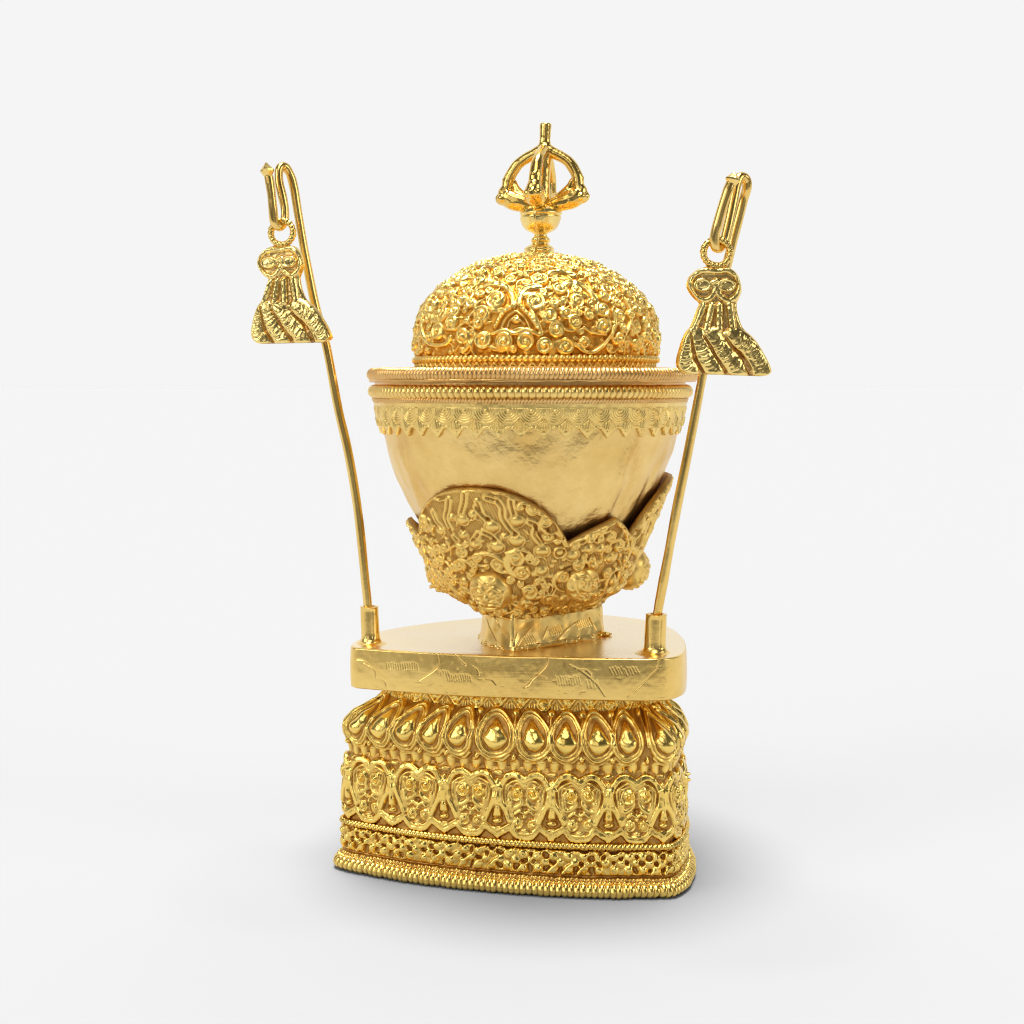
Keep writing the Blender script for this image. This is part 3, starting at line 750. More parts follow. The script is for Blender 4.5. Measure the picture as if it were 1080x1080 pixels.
Hh = Hh * edge + lipr + .25 * np.sin(U * 2.1 + V * .7) * edge * smooth(-np.abs(Hh - .3), -.8, -.2)
Nn = grid_normals(P, True); Pd = P + Nn * Hh[..., None]
# lobes flare a little away from the bowl
flare = smooth(V, 80, 165) * 1.5
rad = np.stack([np.sin((U - crad.u0) / crad.R), -np.cos((U - crad.u0) / crad.R), np.zeros_like(U)], -1)
Pd = Pd + rad * flare[..., None]
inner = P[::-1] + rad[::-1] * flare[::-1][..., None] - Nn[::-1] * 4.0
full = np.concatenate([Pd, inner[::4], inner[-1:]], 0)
cv = np.concatenate([shade_patina_map(Hh, -1.5, 3.0, .26), np.full((len(full) - nv_, nu_), .15)], 0)
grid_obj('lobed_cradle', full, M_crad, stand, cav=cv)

# faces in relief on the cradle
def face(name, px, py, R, kind, turn=0.0, lift=1.0, uv=None):
    u0_, v0_ = uv or crad.uv(px, py)
    t0 = (u0_ - crad.u0) / crad.R
    p = crad.pos(np.array(t0), np.array(v0_)); e = 1e-2
    tu = crad.pos(np.array(t0 + e), np.array(v0_)) - p; tv = crad.pos(np.array(t0), np.array(v0_ + 1)) - p
    tu /= np.linalg.norm(tu); tv /= np.linalg.norm(tv); n = np.cross(tu, tv)
    c_, s_ = math.cos(turn), math.sin(turn); tu, tv = tu * c_ + tv * s_, tv * c_ - tu * s_
    h = HM(4 * R, 4 * R, 3.2, v0=-2 * R); c = 2 * R
    f = R / 22.0
    h.ball(c, 0, R, 9 * lift * f, ry=R * 1.06)
    def add(pts, w, hh): h.line([(c + x * f, y * f) for x, y in pts], w * f, hh * f, 'add', )
    def addr(pts, w, hh):
        Q = [(c + x * f, y * f) for x, y in pts]
        P_ = np.array(Q); P_ = spl(P_, 6) if len(P_) > 2 else P_
        uc, vc = P_.mean(0)
        def fn(x, y):
            best = np.full(x.shape, 1e9)
            for a, b_ in zip(P_[:-1] - [uc, vc], P_[1:] - [uc, vc]):
                e_ = b_ - a; t = np.clip(((x - a[0]) * e_[0] + (y - a[1]) * e_[1]) / (e_ @ e_ + 1e-9), 0, 1)
                best = np.minimum(best, np.hypot(x - a[0] - t * e_[0], y - a[1] - t * e_[1]))
            q = best / (w * f); return .85 * hh * f * np.sqrt(np.clip(1 - q * q, 0, 1)), q < 1
        r = np.abs(P_ - [uc, vc]).max() + w * f + 1
        h.put(uc, vc, r, r, fn, 'add')
    def blob(x, y, rx, ry, hh):
        def fn(X, Y): q = (X / (rx * f)) ** 2 + (Y / (ry * f)) ** 2; return .7 * hh * f * np.sqrt(np.clip(1 - q, 0, 1)), q < 1
        h.put(c + x * f, y * f, rx * f + 1, ry * f + 1, fn, 'add')
    if kind == 'round':
        for sx in (-1, 1):
            blob(sx * 7, 5, 4.5, 3, 3); addr([(sx * 2, 9), (sx * 7, 12), (sx * 13, 8)], 1.6, 2.6); addr([(sx * 3, -3), (sx * 9, -2), (sx * 14, -6)], 1.5, 2.4)
            addr([(sx * 2, -8), (sx * 8, -7), (sx * 12, -11)], 1.4, 2.2); addr([(sx * 16, 6), (sx * 17, 0), (sx * 14, -6)], 1.5, 2.0); blob(sx * 11, 1, 3, 2.5, 2)
            addr([(sx * 2, 15), (sx * 8, 17)], 1.4, 2.0); blob(sx * 7, 5, 1.4, 1.4, -2)
        blob(0, 0, 3.6, 4.5, 4); addr([(-8, -12), (0, -14), (8, -12)], 1.5, 2.6); addr([(-6, -17), (0, -18), (6, -17)], 1.3, 2); addr([(-7, -9.6), (0, -11), (7, -9.6)], 1.0, -2.0)
    else:
        for sx in (-1, 1):
            blob(sx * 8, 8, 5, 4, 4); blob(sx * 8, 8, 1.8, 1.8, -3); addr([(sx * 3, 12), (sx * 9, 15), (sx * 15, 11)], 2.0, 3.4)
            blob(sx * 4, -1, 3.4, 3, 3); addr([(sx * 6, -8), (sx * 13, -4), (sx * 17, 3)], 1.8, 3.0); blob(sx * 15, -9, 4, 4, 3)
            addr([(sx * 7, -8), (sx * 6.5, -14)], 1.2, 3.0)
        blob(0, 3, 4, 8, 5); addr([(-9, -8), (0, -6), (9, -8)], 1.7, 3.6); addr([(-8, -15), (0, -17), (8, -15)], 1.7, 3.2)
        for x in (-4, -1.4, 1.4, 4): addr([(x, -9), (x, -12.5)], .9, 2.2)
    h.soften(2); h.a += .10 * f * noise2(*h.a.shape, 14, seed=int(R * 10 + px))
    nr, na = 64, 150
    rr = np.linspace(0.001, R * 1.02, nr)[::-1][:, None]; an = np.linspace(0, 2 * PI, na, endpoint=False)[None, ::1]
    X, Y = rr * np.cos(an), rr * np.sin(an)
    Hf = h.sample(X + c, Y)
    fall = 1 - smooth(rr / R, .93, 1.02)
    off = Hf * fall - .8 - (X * X + Y * Y) * .0020
    Pm = p + X[..., None] * tu + Y[..., None] * tv + off[..., None] * n
    base_ = 9 * lift * f * np.sqrt(np.clip(1 - (X ** 2 + (Y / 1.06) ** 2) / R ** 2, 0, 1))
    cav = np.clip(shade_patina_map(Hf, -5, 3, .3), 0, 1) * (0.4 + .6 * fall)
    return grid_obj(name, Pm, M_crad, stand, cav=cav)
face('face_boss', 518, 622, 23, 'round', turn=-.12, lift=1.7)
face('beast_head', 613, 614, 19, 'beast', turn=-.35, lift=1.6)
face('face_boss', 0, 0, 24, 'round', uv=(u_h, v_h), lift=2.3)
face('beast_head', 0, 0, 20, 'beast', uv=(crad.u0 + math.radians(157) * crad.R, v_h - 8))
face('face_boss', 0, 0, 21, 'round', uv=(crad.u0 + math.radians(217) * crad.R, v_h - 4))
face('beast_head', 0, 0, 20, 'beast', uv=(crad.u0 + math.radians(-86) * crad.R, v_h - 8), lift=.8)

# ================================================================== BOWL
bx = 19.0
bowl = tag(empty('ritual_bowl', (bx, 0, 290)), 'round hammered gold bowl with beaded rim and zigzag border, sitting in the lobed cradle', 'bowl')
bpy.context.view_layer.update()
brow = [(3, 619), (25, 617), (45, 610), (64, 599), (84, 583), (106, 562), (120.5, 542), (136, 511), (144, 492), (150, 474), (154.5, 455), (158.5, 437), (161, 424), (163, 414)]
bprof = spl([(r, rowz(y)) for r, y in brow], 4)
bl = Lathe(bx, 0, bprof, 160, 1.2)
B = bl.hm; B.a += .34 * noise2(*B.a.shape, 16, seed=31) + .28 * noise2(*B.a.shape, 70, seed=32)
for _ in range(700):
    u, v, a, r = rng.uniform(0, B.wu), rng.uniform(60, B.wv), rng.uniform(0, PI), rng.uniform(3, 8)
    B.line([(u - r * math.cos(a), v - r * math.sin(a)), (u + r * .35 * math.sin(a), v - r * .35 * math.cos(a)), (u + r * math.cos(a), v + r * math.sin(a))], .7, -.16, 'add')
for px, amp, wd in ((655, 2.8, 8), (622, -1.8, 13), (688, -1.6, 9), (560, .9, 22), (470, -1.3, 16), (432, 1.2, 10)):
    u0_, v0_ = bl.uv(px, 500); UU, VV = np.meshgrid(np.arange(B.nu) / B.ru, np.arange(B.nv) / B.rv)
    B.a += amp * np.exp(-((UU - u0_ - (VV - v0_) * .12) / wd) ** 2) * smooth(VV, 100, 190) * smooth(-VV, -B.wv + 48, -B.wv + 90)
bl.mesh('bowl_body', M_bowl, bowl, 900, 220, hr=(-9, -8))
# inner wall so that the bowl is a vessel
ip = np.array([(163, 493), (158, 490), (154, 470), (146, 430), (120, 370), (80, 320), (40, 300), (2, 297)], float)
ip = spl(ip, 5); th = np.linspace(0, 2 * PI, 160, endpoint=False)
P = np.stack([bx + ip[:, :1] * np.cos(th), ip[:, :1] * np.sin(th), np.repeat(ip[:, 1:], 160, 1)], -1)
grid_obj('inner_wall', P, M_bowl, bowl)

# zigzag border band laid on the bowl
zb0, zb1 = rowz(466, .90), rowz(425, .90)
nb_ = 46; pr = [(float(np.interp(z, bprof[:, 1], bprof[:, 0])) + 1.0, z) for z in np.linspace(zb0, zb1, 12)]
bd = Lathe(bx, 0, pr, 160, 2.6); Hb = bd.hm; pu = Hb.wu / nb_; LB = bd.L[-1]
Hb.a[:] = -2.6
UU, VV = np.meshgrid(np.arange(Hb.nu) / Hb.ru, np.arange(Hb.nv) / Hb.rv)
fr = np.abs(((UU / pu) % 1.0) - .5) * 2                       # 0 mid tooth, 1 between teeth
r_ = np.random.default_rng(4); jt = np.interp(UU[0] / pu, np.arange(nb_ + 1), r_.normal(size=nb_ + 1))[None]
tip = 3.5 + 12.5 * fr + jt * .5
Hb.a = np.where(VV > tip, 2.2, Hb.a)
for i in range(nb_):
    uc = (i + .5) * pu; ub = i * pu
    for rr_ in (11.6, 9.3, 7.0, 4.7): 
        def arc(x, y, rr_=rr_):
            q = np.hypot(x, y * .95); d = np.abs(q - rr_) / .95
            return 2.2 + .8 * np.sqrt(np.clip(1 - d * d, 0, 1)), (d < 1) & (y < 2)
        Hb.put(ub, LB - 6.5, 13, 14, arc)
    Hb.ball(ub, LB - 7.5, 2.8, 3.6)
    # hatched fans standing between the discs
    def fan(x, y):
        w_ = 10.5 * np.clip(1 - (y + 5) / 10, 0, 1); m = (np.abs(x) < w_) & (y > -5)
        return 2.3 + .5 * np.sin(x * 2.6 + np.sign(x) * y * .4) + 1.2 * (1 - np.abs(x) / 11), m
    Hb.put(uc, 17.5, 12, 11, fan)
    Hb.line([(ub, 15.5), (uc - 5, 13.2), (uc, 12.4), (uc + 5, 13.2), (ub + pu, 15.5)], 1.1, 3.0)
    Hb.ball(ub, 14.6, 1.9, 3.6)
    Hb.ball(uc, 9.5, 1.6, .5, 'add')
Hb.a += np.where(Hb.a > 0, .08, 0) * noise2(*Hb.a.shape, 8, seed=41)
bd.mesh('zigzag_band', M_band, bowl, 2800, 120, hr=(.2, 2.4))
def circ(cx, r, z, n=1600, cy=0.0, tilt=0.0):
    t = np.arange(n) / n * 2 * PI; c, s_ = np.cos(t), np.sin(t)
    return np.column_stack([cx + r * c, cy + r * s_, z + tilt * r * c]), np.column_stack([c, s_, 0 * t])
C, N = circ(bx, 161.5, rowz(424.5, .895)); rope('thin_cord', C, N, 3.4, 330, M_rim, bowl, depth=.35, slant=.4, nphi=10, per=6, seed=8)
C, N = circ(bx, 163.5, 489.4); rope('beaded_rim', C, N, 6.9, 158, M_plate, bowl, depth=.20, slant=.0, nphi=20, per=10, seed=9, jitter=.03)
C, N = circ(bx, 162.5, 481.8); rope('lower_cord', C, N, 3.6, 300, M_rim, bowl, depth=.3, slant=.4, nphi=10, per=6, seed=19)

# ================================================================== LID
lx = 21.5
lid = tag(empty('domed_lid', (lx, 0, 498)), 'domed gold lid covered in scrollwork with a pronged finial, resting on the bowl', 'lid')
bpy.context.view_layer.update()
pr = spl([(160, 499.2), (170, 499.2), (171.2, 499.8), (171.0, 502), (169.5, 504), (166, 510), (160, 512.5), (145, 513.5), (127, 514)], 4)
lb = Lathe(lx, 0, pr, 165, 1.2); lb.hm.a += .22 * noise2(*lb.hm.a.shape, 12, seed=51)
lb.mesh('brim', M_rim, lid, 700, 60, hr=(-1.5, -.6))
P = np.stack([np.column_stack([lx + r * np.cos(th), r * np.sin(th), np.full(160, 499.2)]) for r in (160, 80, 1)])
grid_obj('brim_underside', P, M_rim, lid)
fp_ = spl([(156, 484), (156.5, 483), (158.5, 483.5), (159.5, 490), (160, 494.5), (162.8, 495), (163, 499.4)], 4)
P = np.stack([lx - 2.5 + fp_[:, :1] * np.cos(th), fp_[:, :1] * np.sin(th), np.repeat(fp_[:, 1:], 160, 1)], -1)
grid_obj('inner_flange', P, M_rim, lid)
C, N = circ(lx, 167.6, 506.6, tilt=-.002); rope('brim_cord', C, N, 6.6, 236, M_rim, lid, depth=.22, slant=.25, nphi=16, per=7, seed=11, flatz=1.0)
# chevron collar
pr = [(125.5, 511), (125.5, 521)]
ch = Lathe(lx + 3, 0, pr, 125.5, 2.6); n = 84; pu = ch.hm.wu / n
for i in range(n):
    a_ = i * pu; ch.hm.line([(a_, .5), (a_ + pu * .5, 7.5)], 1.2, 1.8); ch.hm.line([(a_ + pu * .5, 7.5), (a_ + pu, .5)], 1.2, 1.8)
    ch.hm.line([(a_ + 3, .5), (a_ + pu * .5, 4.5)], .7, 1.2)
ch.hm.soften(1); ch.mesh('chevron_collar', M_dome, lid, 1400, 26, hr=(0, 1.8))
C, N = circ(lx + 3.5, 126.5, 522.0, tilt=.004); rope('dome_bead_ring', C, N, 4.0, 138, M_dome, lid, depth=.32, slant=.15, nphi=14, per=8, seed=12)
# dome
drow = [(125, 377), (126.5, 368), (126.5, 352), (123.5, 337), (118, 325), (109.5, 313.5), (98, 302.5), (83, 291.5), (67, 283.5), (50, 277.5), (32, 273.3), (15, 271), (2, 270.5)]
dprof = spl([(r, rowz(y)) for r, y in drow], 4)
dome = Lathe(lx + 4, 0, dprof, 127, 2.0); Hd = dome.hm
def z5(x, y): return (430 + x / 7.2, 250 + y / 7.2)
def z6(x, y): return (560 + x / 7.2, 250 + y / 7.2)
occ = []
def dl(f, pts, w=1.8, h=3.2, o=True, **k):
    Q = [dome.uv(*f(*p)) for p in pts]; Hd.line(Q, w, h, **k)
    if o:
        for q in (spl(np.array(Q), 3) if len(Q) > 2 else np.array(Q)): occ.append((q[0], q[1], w))
curls5 = [(425, 750, 60), (575, 780, 66), (735, 790, 66), (895, 790, 64), (570, 590, 66), (425, 490, 52), (372, 562, 46), (675, 480, 74), (492, 512, 40), (240, 715, 62), (220, 520, 48), (345, 650, 54), (425, 330, 60),
          (545, 345, 60), (540, 660, 46), (178, 755, 34), (75, 700, 40), (240, 380, 36), (345, 375, 40), (968, 492, 72), (565, 440, 34), (690, 280, 48), (980, 330, 44), (460, 640, 30), (165, 620, 36), (180, 500, 26)]
curls6 = [(100, 825, 60), (262, 832, 64), (400, 795, 44), (190, 705, 60), (140, 605, 56), (260, 582, 46), (345, 492, 56), (176, 505, 38), (215, 400, 54), (80, 335, 50), (330, 645, 54), (430, 592, 44), (538, 560, 60), (540, 680, 58),
          (355, 572, 32), (465, 342, 36), (548, 462, 50), (640, 500, 40), (660, 600, 46), (690, 690, 38), (665, 775, 50), (785, 815, 44), (800, 560, 48), (740, 590, 32), (650, 440, 26), (445, 225, 44), (860, 760, 40), (905, 815, 34), (770, 410, 30), (840, 470, 30), (890, 560, 34)]
# leaves and bands first
dl(z5, [(560, 400), (650, 375), (735, 385), (790, 440), (805, 520)], 3.2, 3.4, flat=True); dl(z5, [(555, 398), (650, 362), (745, 372), (805, 430)], 1.1, 4.6)
dl(z5, [(850, 510), (865, 440), (930, 400), (1010, 385)], 3.2, 3.4, flat=True); dl(z5, [(840, 470), (870, 410), (940, 380), (1015, 370)], 1.1, 4.6)
dl(z6, [(240, 370), (330, 365), (420, 405), (490, 490)], 3.6, 3.4, flat=True); dl(z6, [(250, 355), (340, 355), (430, 400), (500, 480)], 1.0, 4.4)
dl(z5, [(795, 525), (720, 585), (665, 685)], 2.6, 3.4); dl(z5, [(865, 535), (930, 605), (985, 690)], 2.6, 3.4)
for a_, b_ in (((795, 525), (665, 685)), ((865, 535), (985, 690))):
    for t in np.linspace(0, 1, 8): q = dome.uv(*z5(a_[0] + (b_[0] - a_[0]) * t + (0, 12)[t > .2 and t < .8] * (-1 if a_[0] < 800 else 1), a_[1] + (b_[1] - a_[1]) * t)); Hd.ball(*q, 1.3, 5.2)
dl(z5, [(820, 565), (755, 615), (718, 690)], 1.3, 3.4); dl(z5, [(830, 565), (890, 620), (930, 690)], 1.3, 3.4); dl(z5, [(820, 600), (780, 640), (760, 680)], 1.0, 3)
dl(z5, [(830, 600), (870, 640), (890, 670)], 1.0, 3); q = dome.uv(*z5(825, 640)); Hd.ball(*q, 5, 4.4, ry=3.6); occ.append((*q, 6))
dl(z5, [(645, 735), (730, 705), (815, 735), (900, 705), (1000, 745)], 2.4, 3.8)
dl(z5, [(125, 640), (125, 740), (190, 815), (290, 812), (340, 760)], 3.0, 3.6, flat=True); dl(z5, [(510, 240), (610, 235), (710, 262), (735, 300)], 2.6, 4.0)
dl(z5, [(320, 350), (400, 290), (510, 235)], 2.0, 4.0); dl(z5, [(300, 700), (370, 700), (450, 640), (520, 560)], 2.0, 3.4); dl(z5, [(210, 690), (280, 610), (300, 550)], 2.2, 3.4)
dl(z5, [(600, 215), (700, 220), (750, 270)], 2.0, 3.0)
dl(z6, [(130, 290), (230, 265), (330, 300)], 4.2, 3.4); dl(z6, [(130, 285), (230, 285), (330, 302)], .8, -1.5, mode='add'); dl(z6, [(520, 320), (600, 350), (690, 378)], 3.4, 3.4)
dl(z6, [(590, 295), (690, 340), (770, 405)], 2.4, 3.6); dl(z6, [(610, 560), (630, 680), (560, 800), (470, 870), (390, 860), (335, 815)], 2.6, 3.6, flat=True)
dl(z6, [(690, 450), (745, 560), (745, 660), (700, 760)], 2.0, 3.4); dl(z6, [(860, 590), (890, 660), (860, 740)], 2.0, 3.4); dl(z6, [(910, 600), (945, 700), (930, 790)], 2.0, 3.4)
dl(z6, [(400, 690), (470, 730), (560, 740)], 2.0, 3.2); dl(z6, [(130, 160), (210, 190), (300, 210)], 1.8, 3.0); dl(z6, [(0, 560), (50, 640), (80, 740)], 2.4, 3.6)
# star flower
qc = dome.uv(*z5(885, 290))
for k in range(5):
    a = k * 2 * PI / 5 + .35; r = 9.5; kk = float(Hd.su(qc[1]))
    Hd.line([(qc[0], qc[1]), (qc[0] + math.cos(a) * r / kk, qc[1] + math.sin(a) * r)], 4.4, 3.6, taper=.75)
    Hd.line([(qc[0], qc[1]), (qc[0] + math.cos(a) * r * .9 / kk, qc[1] + math.sin(a) * r * .9)], .8, 5.2)
Hd.ball(*qc, 2.4, 5.6); occ.append((*qc, 9))
for f, lst in ((z5, curls5), (z6, curls6)):
    for i, (x, y, r) in enumerate(lst):
        q = dome.uv(*f(x, y)); rr_ = dome.r_at(*q, r / 7.2) * 1.14
        Hd.tail(*q, rr_, 3.0, 1 if i % 2 else -1, i * 2.4, far=2.0); Hd.curl(*q, rr_, 5.2 + rng.normal() * .4, 1 if (i % 3) else -1, x * .013 + y * .02, bead=.55, b=.6); occ.append((*q, rr_ * .95))
fill(Hd, occ, 4200, (6.4, 9.6), 5, dome.L[-1] - 14, 5.2, 61, .90, kinds=1)
fill(Hd, occ, 6000, (3.9, 5.6), 3, dome.L[-1] - 8, 4.4, 62, .84, kinds=1)
fill(Hd, occ, 6000, (2.4, 3.6), 2, dome.L[-1] - 5, 2.4, 63, .80)
Hd.soften(1); Hd.a += .3 * noise2(*Hd.a.shape, 8, seed=64)
dome.mesh('dome', M_dome, lid, 1500, 330, hr=(0.2, 4.6))

# ---- finial
def vz(x, y): return (510 + x / 6.75, 120 + y / 6.75)
fx0 = vz(400, 0)[0] - CX
def zrow(y): return rowz(vz(0, y)[1])
fin_prof = [(19, 1035), (18.5, 1012), (17.5, 995), (15, 975), (15.5, 960), (12, 940), (8.5, 925), (10, 905), (9.6, 890), (7.2, 872), (7.4, 855), (11, 843), (16, 825), (19.4, 795), (21.3, 760), (22, 738), (20.8, 728), (22.4, 715), (21.4, 698), (20.4, 688), (16, 668), (9, 655), (6, 640)]
fp = spl([(r, zrow(y)) for r, y in fin_prof], 3); th = np.linspace(0, 2 * PI, 96, endpoint=False)
nz = noise2(len(fp), 96, 12, seed=71) * .6
lean = lambda z: fx0 + (z - zrow(1000)) * .045
P = np.stack([lean(fp[:, 1:]) + (fp[:, :1] + nz) * np.cos(th), (fp[:, :1] + nz) * np.sin(th), np.repeat(fp[:, 1:], 96, 1)], -1)
fin = grid_obj('finial', P, M_cast, lid, cav=np.full(P.shape[:2], .8) + nz * .3)
def child(o, par):
    o.parent = par; o.matrix_parent_inverse = par.matrix_world.inverted()
bpy.context.view_layer.update()
# casting seam running up the cup
s = Soup()
seam = [(20.5, 1005), (15, 965), (9.6, 930), (10.4, 900), (8.2, 862), (16, 828), (21.6, 770), (22.8, 715), (20, 690), (17, 660)]
sp_ = spl([(r, zrow(y)) for r, y in seam], 4); az = math.radians(-19)
s.tube([(lean(z) + r * math.sin(az), -r * math.cos(az), z) for r, z in sp_], 1.5, n=8); 
o = s.build('casting_seam', M_cast, lid); child(o, fin)
# pin
s = Soup(); pz = spl([(680, 9), (560, 8), (420, 7.5), (300, 8.5), (240, 8.5), (215, 6.6), (180, 5.6), (140, 6.0), (90, 6.3), (72, 5.8), (64, 3.2), (61, .8)], 4)
s.tube([(lean(zrow(y)), 0, zrow(y)) for y, r in pz], pz[:, 1], n=20)
o = s.build('finial_pin', M_cast, lid, voxel=.6, smoothn=6, disp=.8, dscale=8); child(o, fin)
# four curved prongs springing from open-mouthed beast heads
for k, a in enumerate((-101, 79, -14, 166)):
    az = math.radians(a); dx, dy = math.sin(az), -math.cos(az); r_ = np.random.default_rng(80 + k)
    pts = [(5, 668, 4.5), (13, 655, 6.5), (23, 634, 8.2), (33, 616, 9.0), (41, 592, 8.6), (45, 560, 6.6), (42.5, 520, 5.4), (41.5, 480, 5.4), (39.5, 440, 5.2), (35, 390, 5.2), (29, 345, 5.0), (21, 312, 5.0), (12, 285, 5.2), (5, 262, 5.4), (1, 245, 5)]
    q = spl([(r * .90, y, w_) for r, y, w_ in pts], 4)
    P3 = lambda r, y, t=0.0: np.array([lean(zrow(y)) + r * dx + t * dy, r * dy - t * dx, zrow(y)])
    s = Soup(); s.tube([P3(r, y) for r, y, _ in q], q[:, 2] * 1.22, n=14, squash=.95)
    s.tube([P3(r, y) for r, y in spl([(15, 630), (22, 585), (28, 530), (31, 470)], 4)], [5, 5.6, 6.2, 6.4, 6.2, 5.8, 5.3, 4.8, 4.2, 3.6, 3.0, 2.5, 2.0], n=12)      # leaf rising inside the arch
    for sg in (-1, 1):
        s.ball(P3(37, 575, sg * 6), (4.2, 4.2, 4.8)); s.ball(P3(42, 600, sg * 5), (5.4, 5.4, 5)); s.ball(P3(30, 632, sg * 6), (5, 5, 3.6)); s.tube([P3(r, y, sg * 3) for r, y in spl([(20, 640), (30, 610), (34, 570)], 4)], 2.6, n=10)
    s.tube([P3(r, y) for r, y in spl([(34, 604), (41, 612), (46, 600), (45, 582)], 4)], np.linspace(6.5, 4.2, 13), n=12)
    s.ball(P3(43, 555), (4.6, 4.6, 4)); s.ball(P3(39, 466), (5, 5, 3.4)); s.ball(P3(34, 396), (4.6, 4.6, 3.4))
    o = s.build('prong', M_cast, lid, voxel=.6, smoothn=7, disp=.9, dscale=12); child(o, fin)

# ================================================================== RODS AND PENDANTS
def fray(px, py, Y, x=None): return W(px, py, Y)
def hook_rod(label, soc, tiltY, path, rad, knob):
    """path [(px,py,Y)]"""
    root = tag(empty('hooked_rod', (soc[0], soc[1], ZT)), label, 'rod', 'hooked rods standing in the sockets')
    bpy.context.view_layer.update()
    C = spl([W(*p) for p in path], 14)
    R = np.full(len(C), rad) * (1 + .02 * np.sin(np.linspace(0, 60, len(C))))
    R *= 1 + .03 * np.interp(np.arange(len(C)), np.arange(0, len(C) + 20, 8), np.random.default_rng(int(abs(soc[0]))).normal(size=len(np.arange(0, len(C) + 20, 8))))
    V, F = tube_arrays(C, R, n=14)
    sh = mesh_poly('shaft', V, F, M_rod, root)
    a, b = knob                                   # pointed end: small bicone
    ax = (b - a) / np.linalg.norm(b - a); L_ = np.linalg.norm(b - a)
    t = np.array([0, .12, .4, .52, .75, .95, 1.0]); rr = np.array([.85, 1.0, 1.55, 1.5, .8, .25, .05]) * rad
    V, F = tube_arrays([a + ax * L_ * k for k in t], rr, n=8)
    tp = mesh_poly('point', V, F, M_cast, root, flat=True)
    return root, C
YL0, YR0 = -44.0, -95.0
yl = lambda py: YL0 - (640 - py) / 460 * 6; yr = lambda py: YR0 - (650 - py) / 460 * 50
Lp = [(389, 668), (388, 640), (385, 610), (379.5, 555), (373.5, 512), (366, 471), (356.5, 430), (344.4, 366), (332.5, 322), (322.5, 272), (315, 229), (310, 198)]
path = [(x, y, yl(y)) for x, y in Lp] + [(305.5, 183, -52), (299.5, 175.5, -56), (294.5, 179, -61), (294.5, 192, -64), (298, 208, -65), (300.5, 222, -66), (299.5, 234, -69), (294.5, 239.5, -74), (289.5, 234, -78), (288, 221, -80), (286.5, 206, -81), (284.5, 192, -81), (283.5, 186, -81)]
rodL, CL = hook_rod('bent gold rod leaning left with its hooked tip over the smaller pendant', socL, 0, path, 4.5, (W(283, 187, -81), W(280.5, 171, -81)))
Rp = [(690.5, 676), (693, 650), (703, 595), (714, 535), (726, 475), (738, 412), (747, 365), (757, 320), (767, 278), (776.5, 240), (784, 211)]
path = [(x, y, yr(y)) for x, y in Rp] + [(787.5, 199, -147), (787.5, 191, -149), (784, 186.5, -152), (779.5, 188, -155), (776.5, 195, -157), (774, 208, -159), (770, 228, -162), (766.5, 244, -164), (763.5, 255, -166), (759, 261.5, -170), (754.5, 260, -175), (753.8, 250, -178), (757, 236, -180), (762, 218, -181), (767, 203, -181), (770.5, 194, -180)]
rodR, CR = hook_rod('straight gold rod leaning right with its hooked tip over the larger pendant', socR, 0, path, 4.7, (W(771.5, 196, -180), W(774.5, 181, -180)))

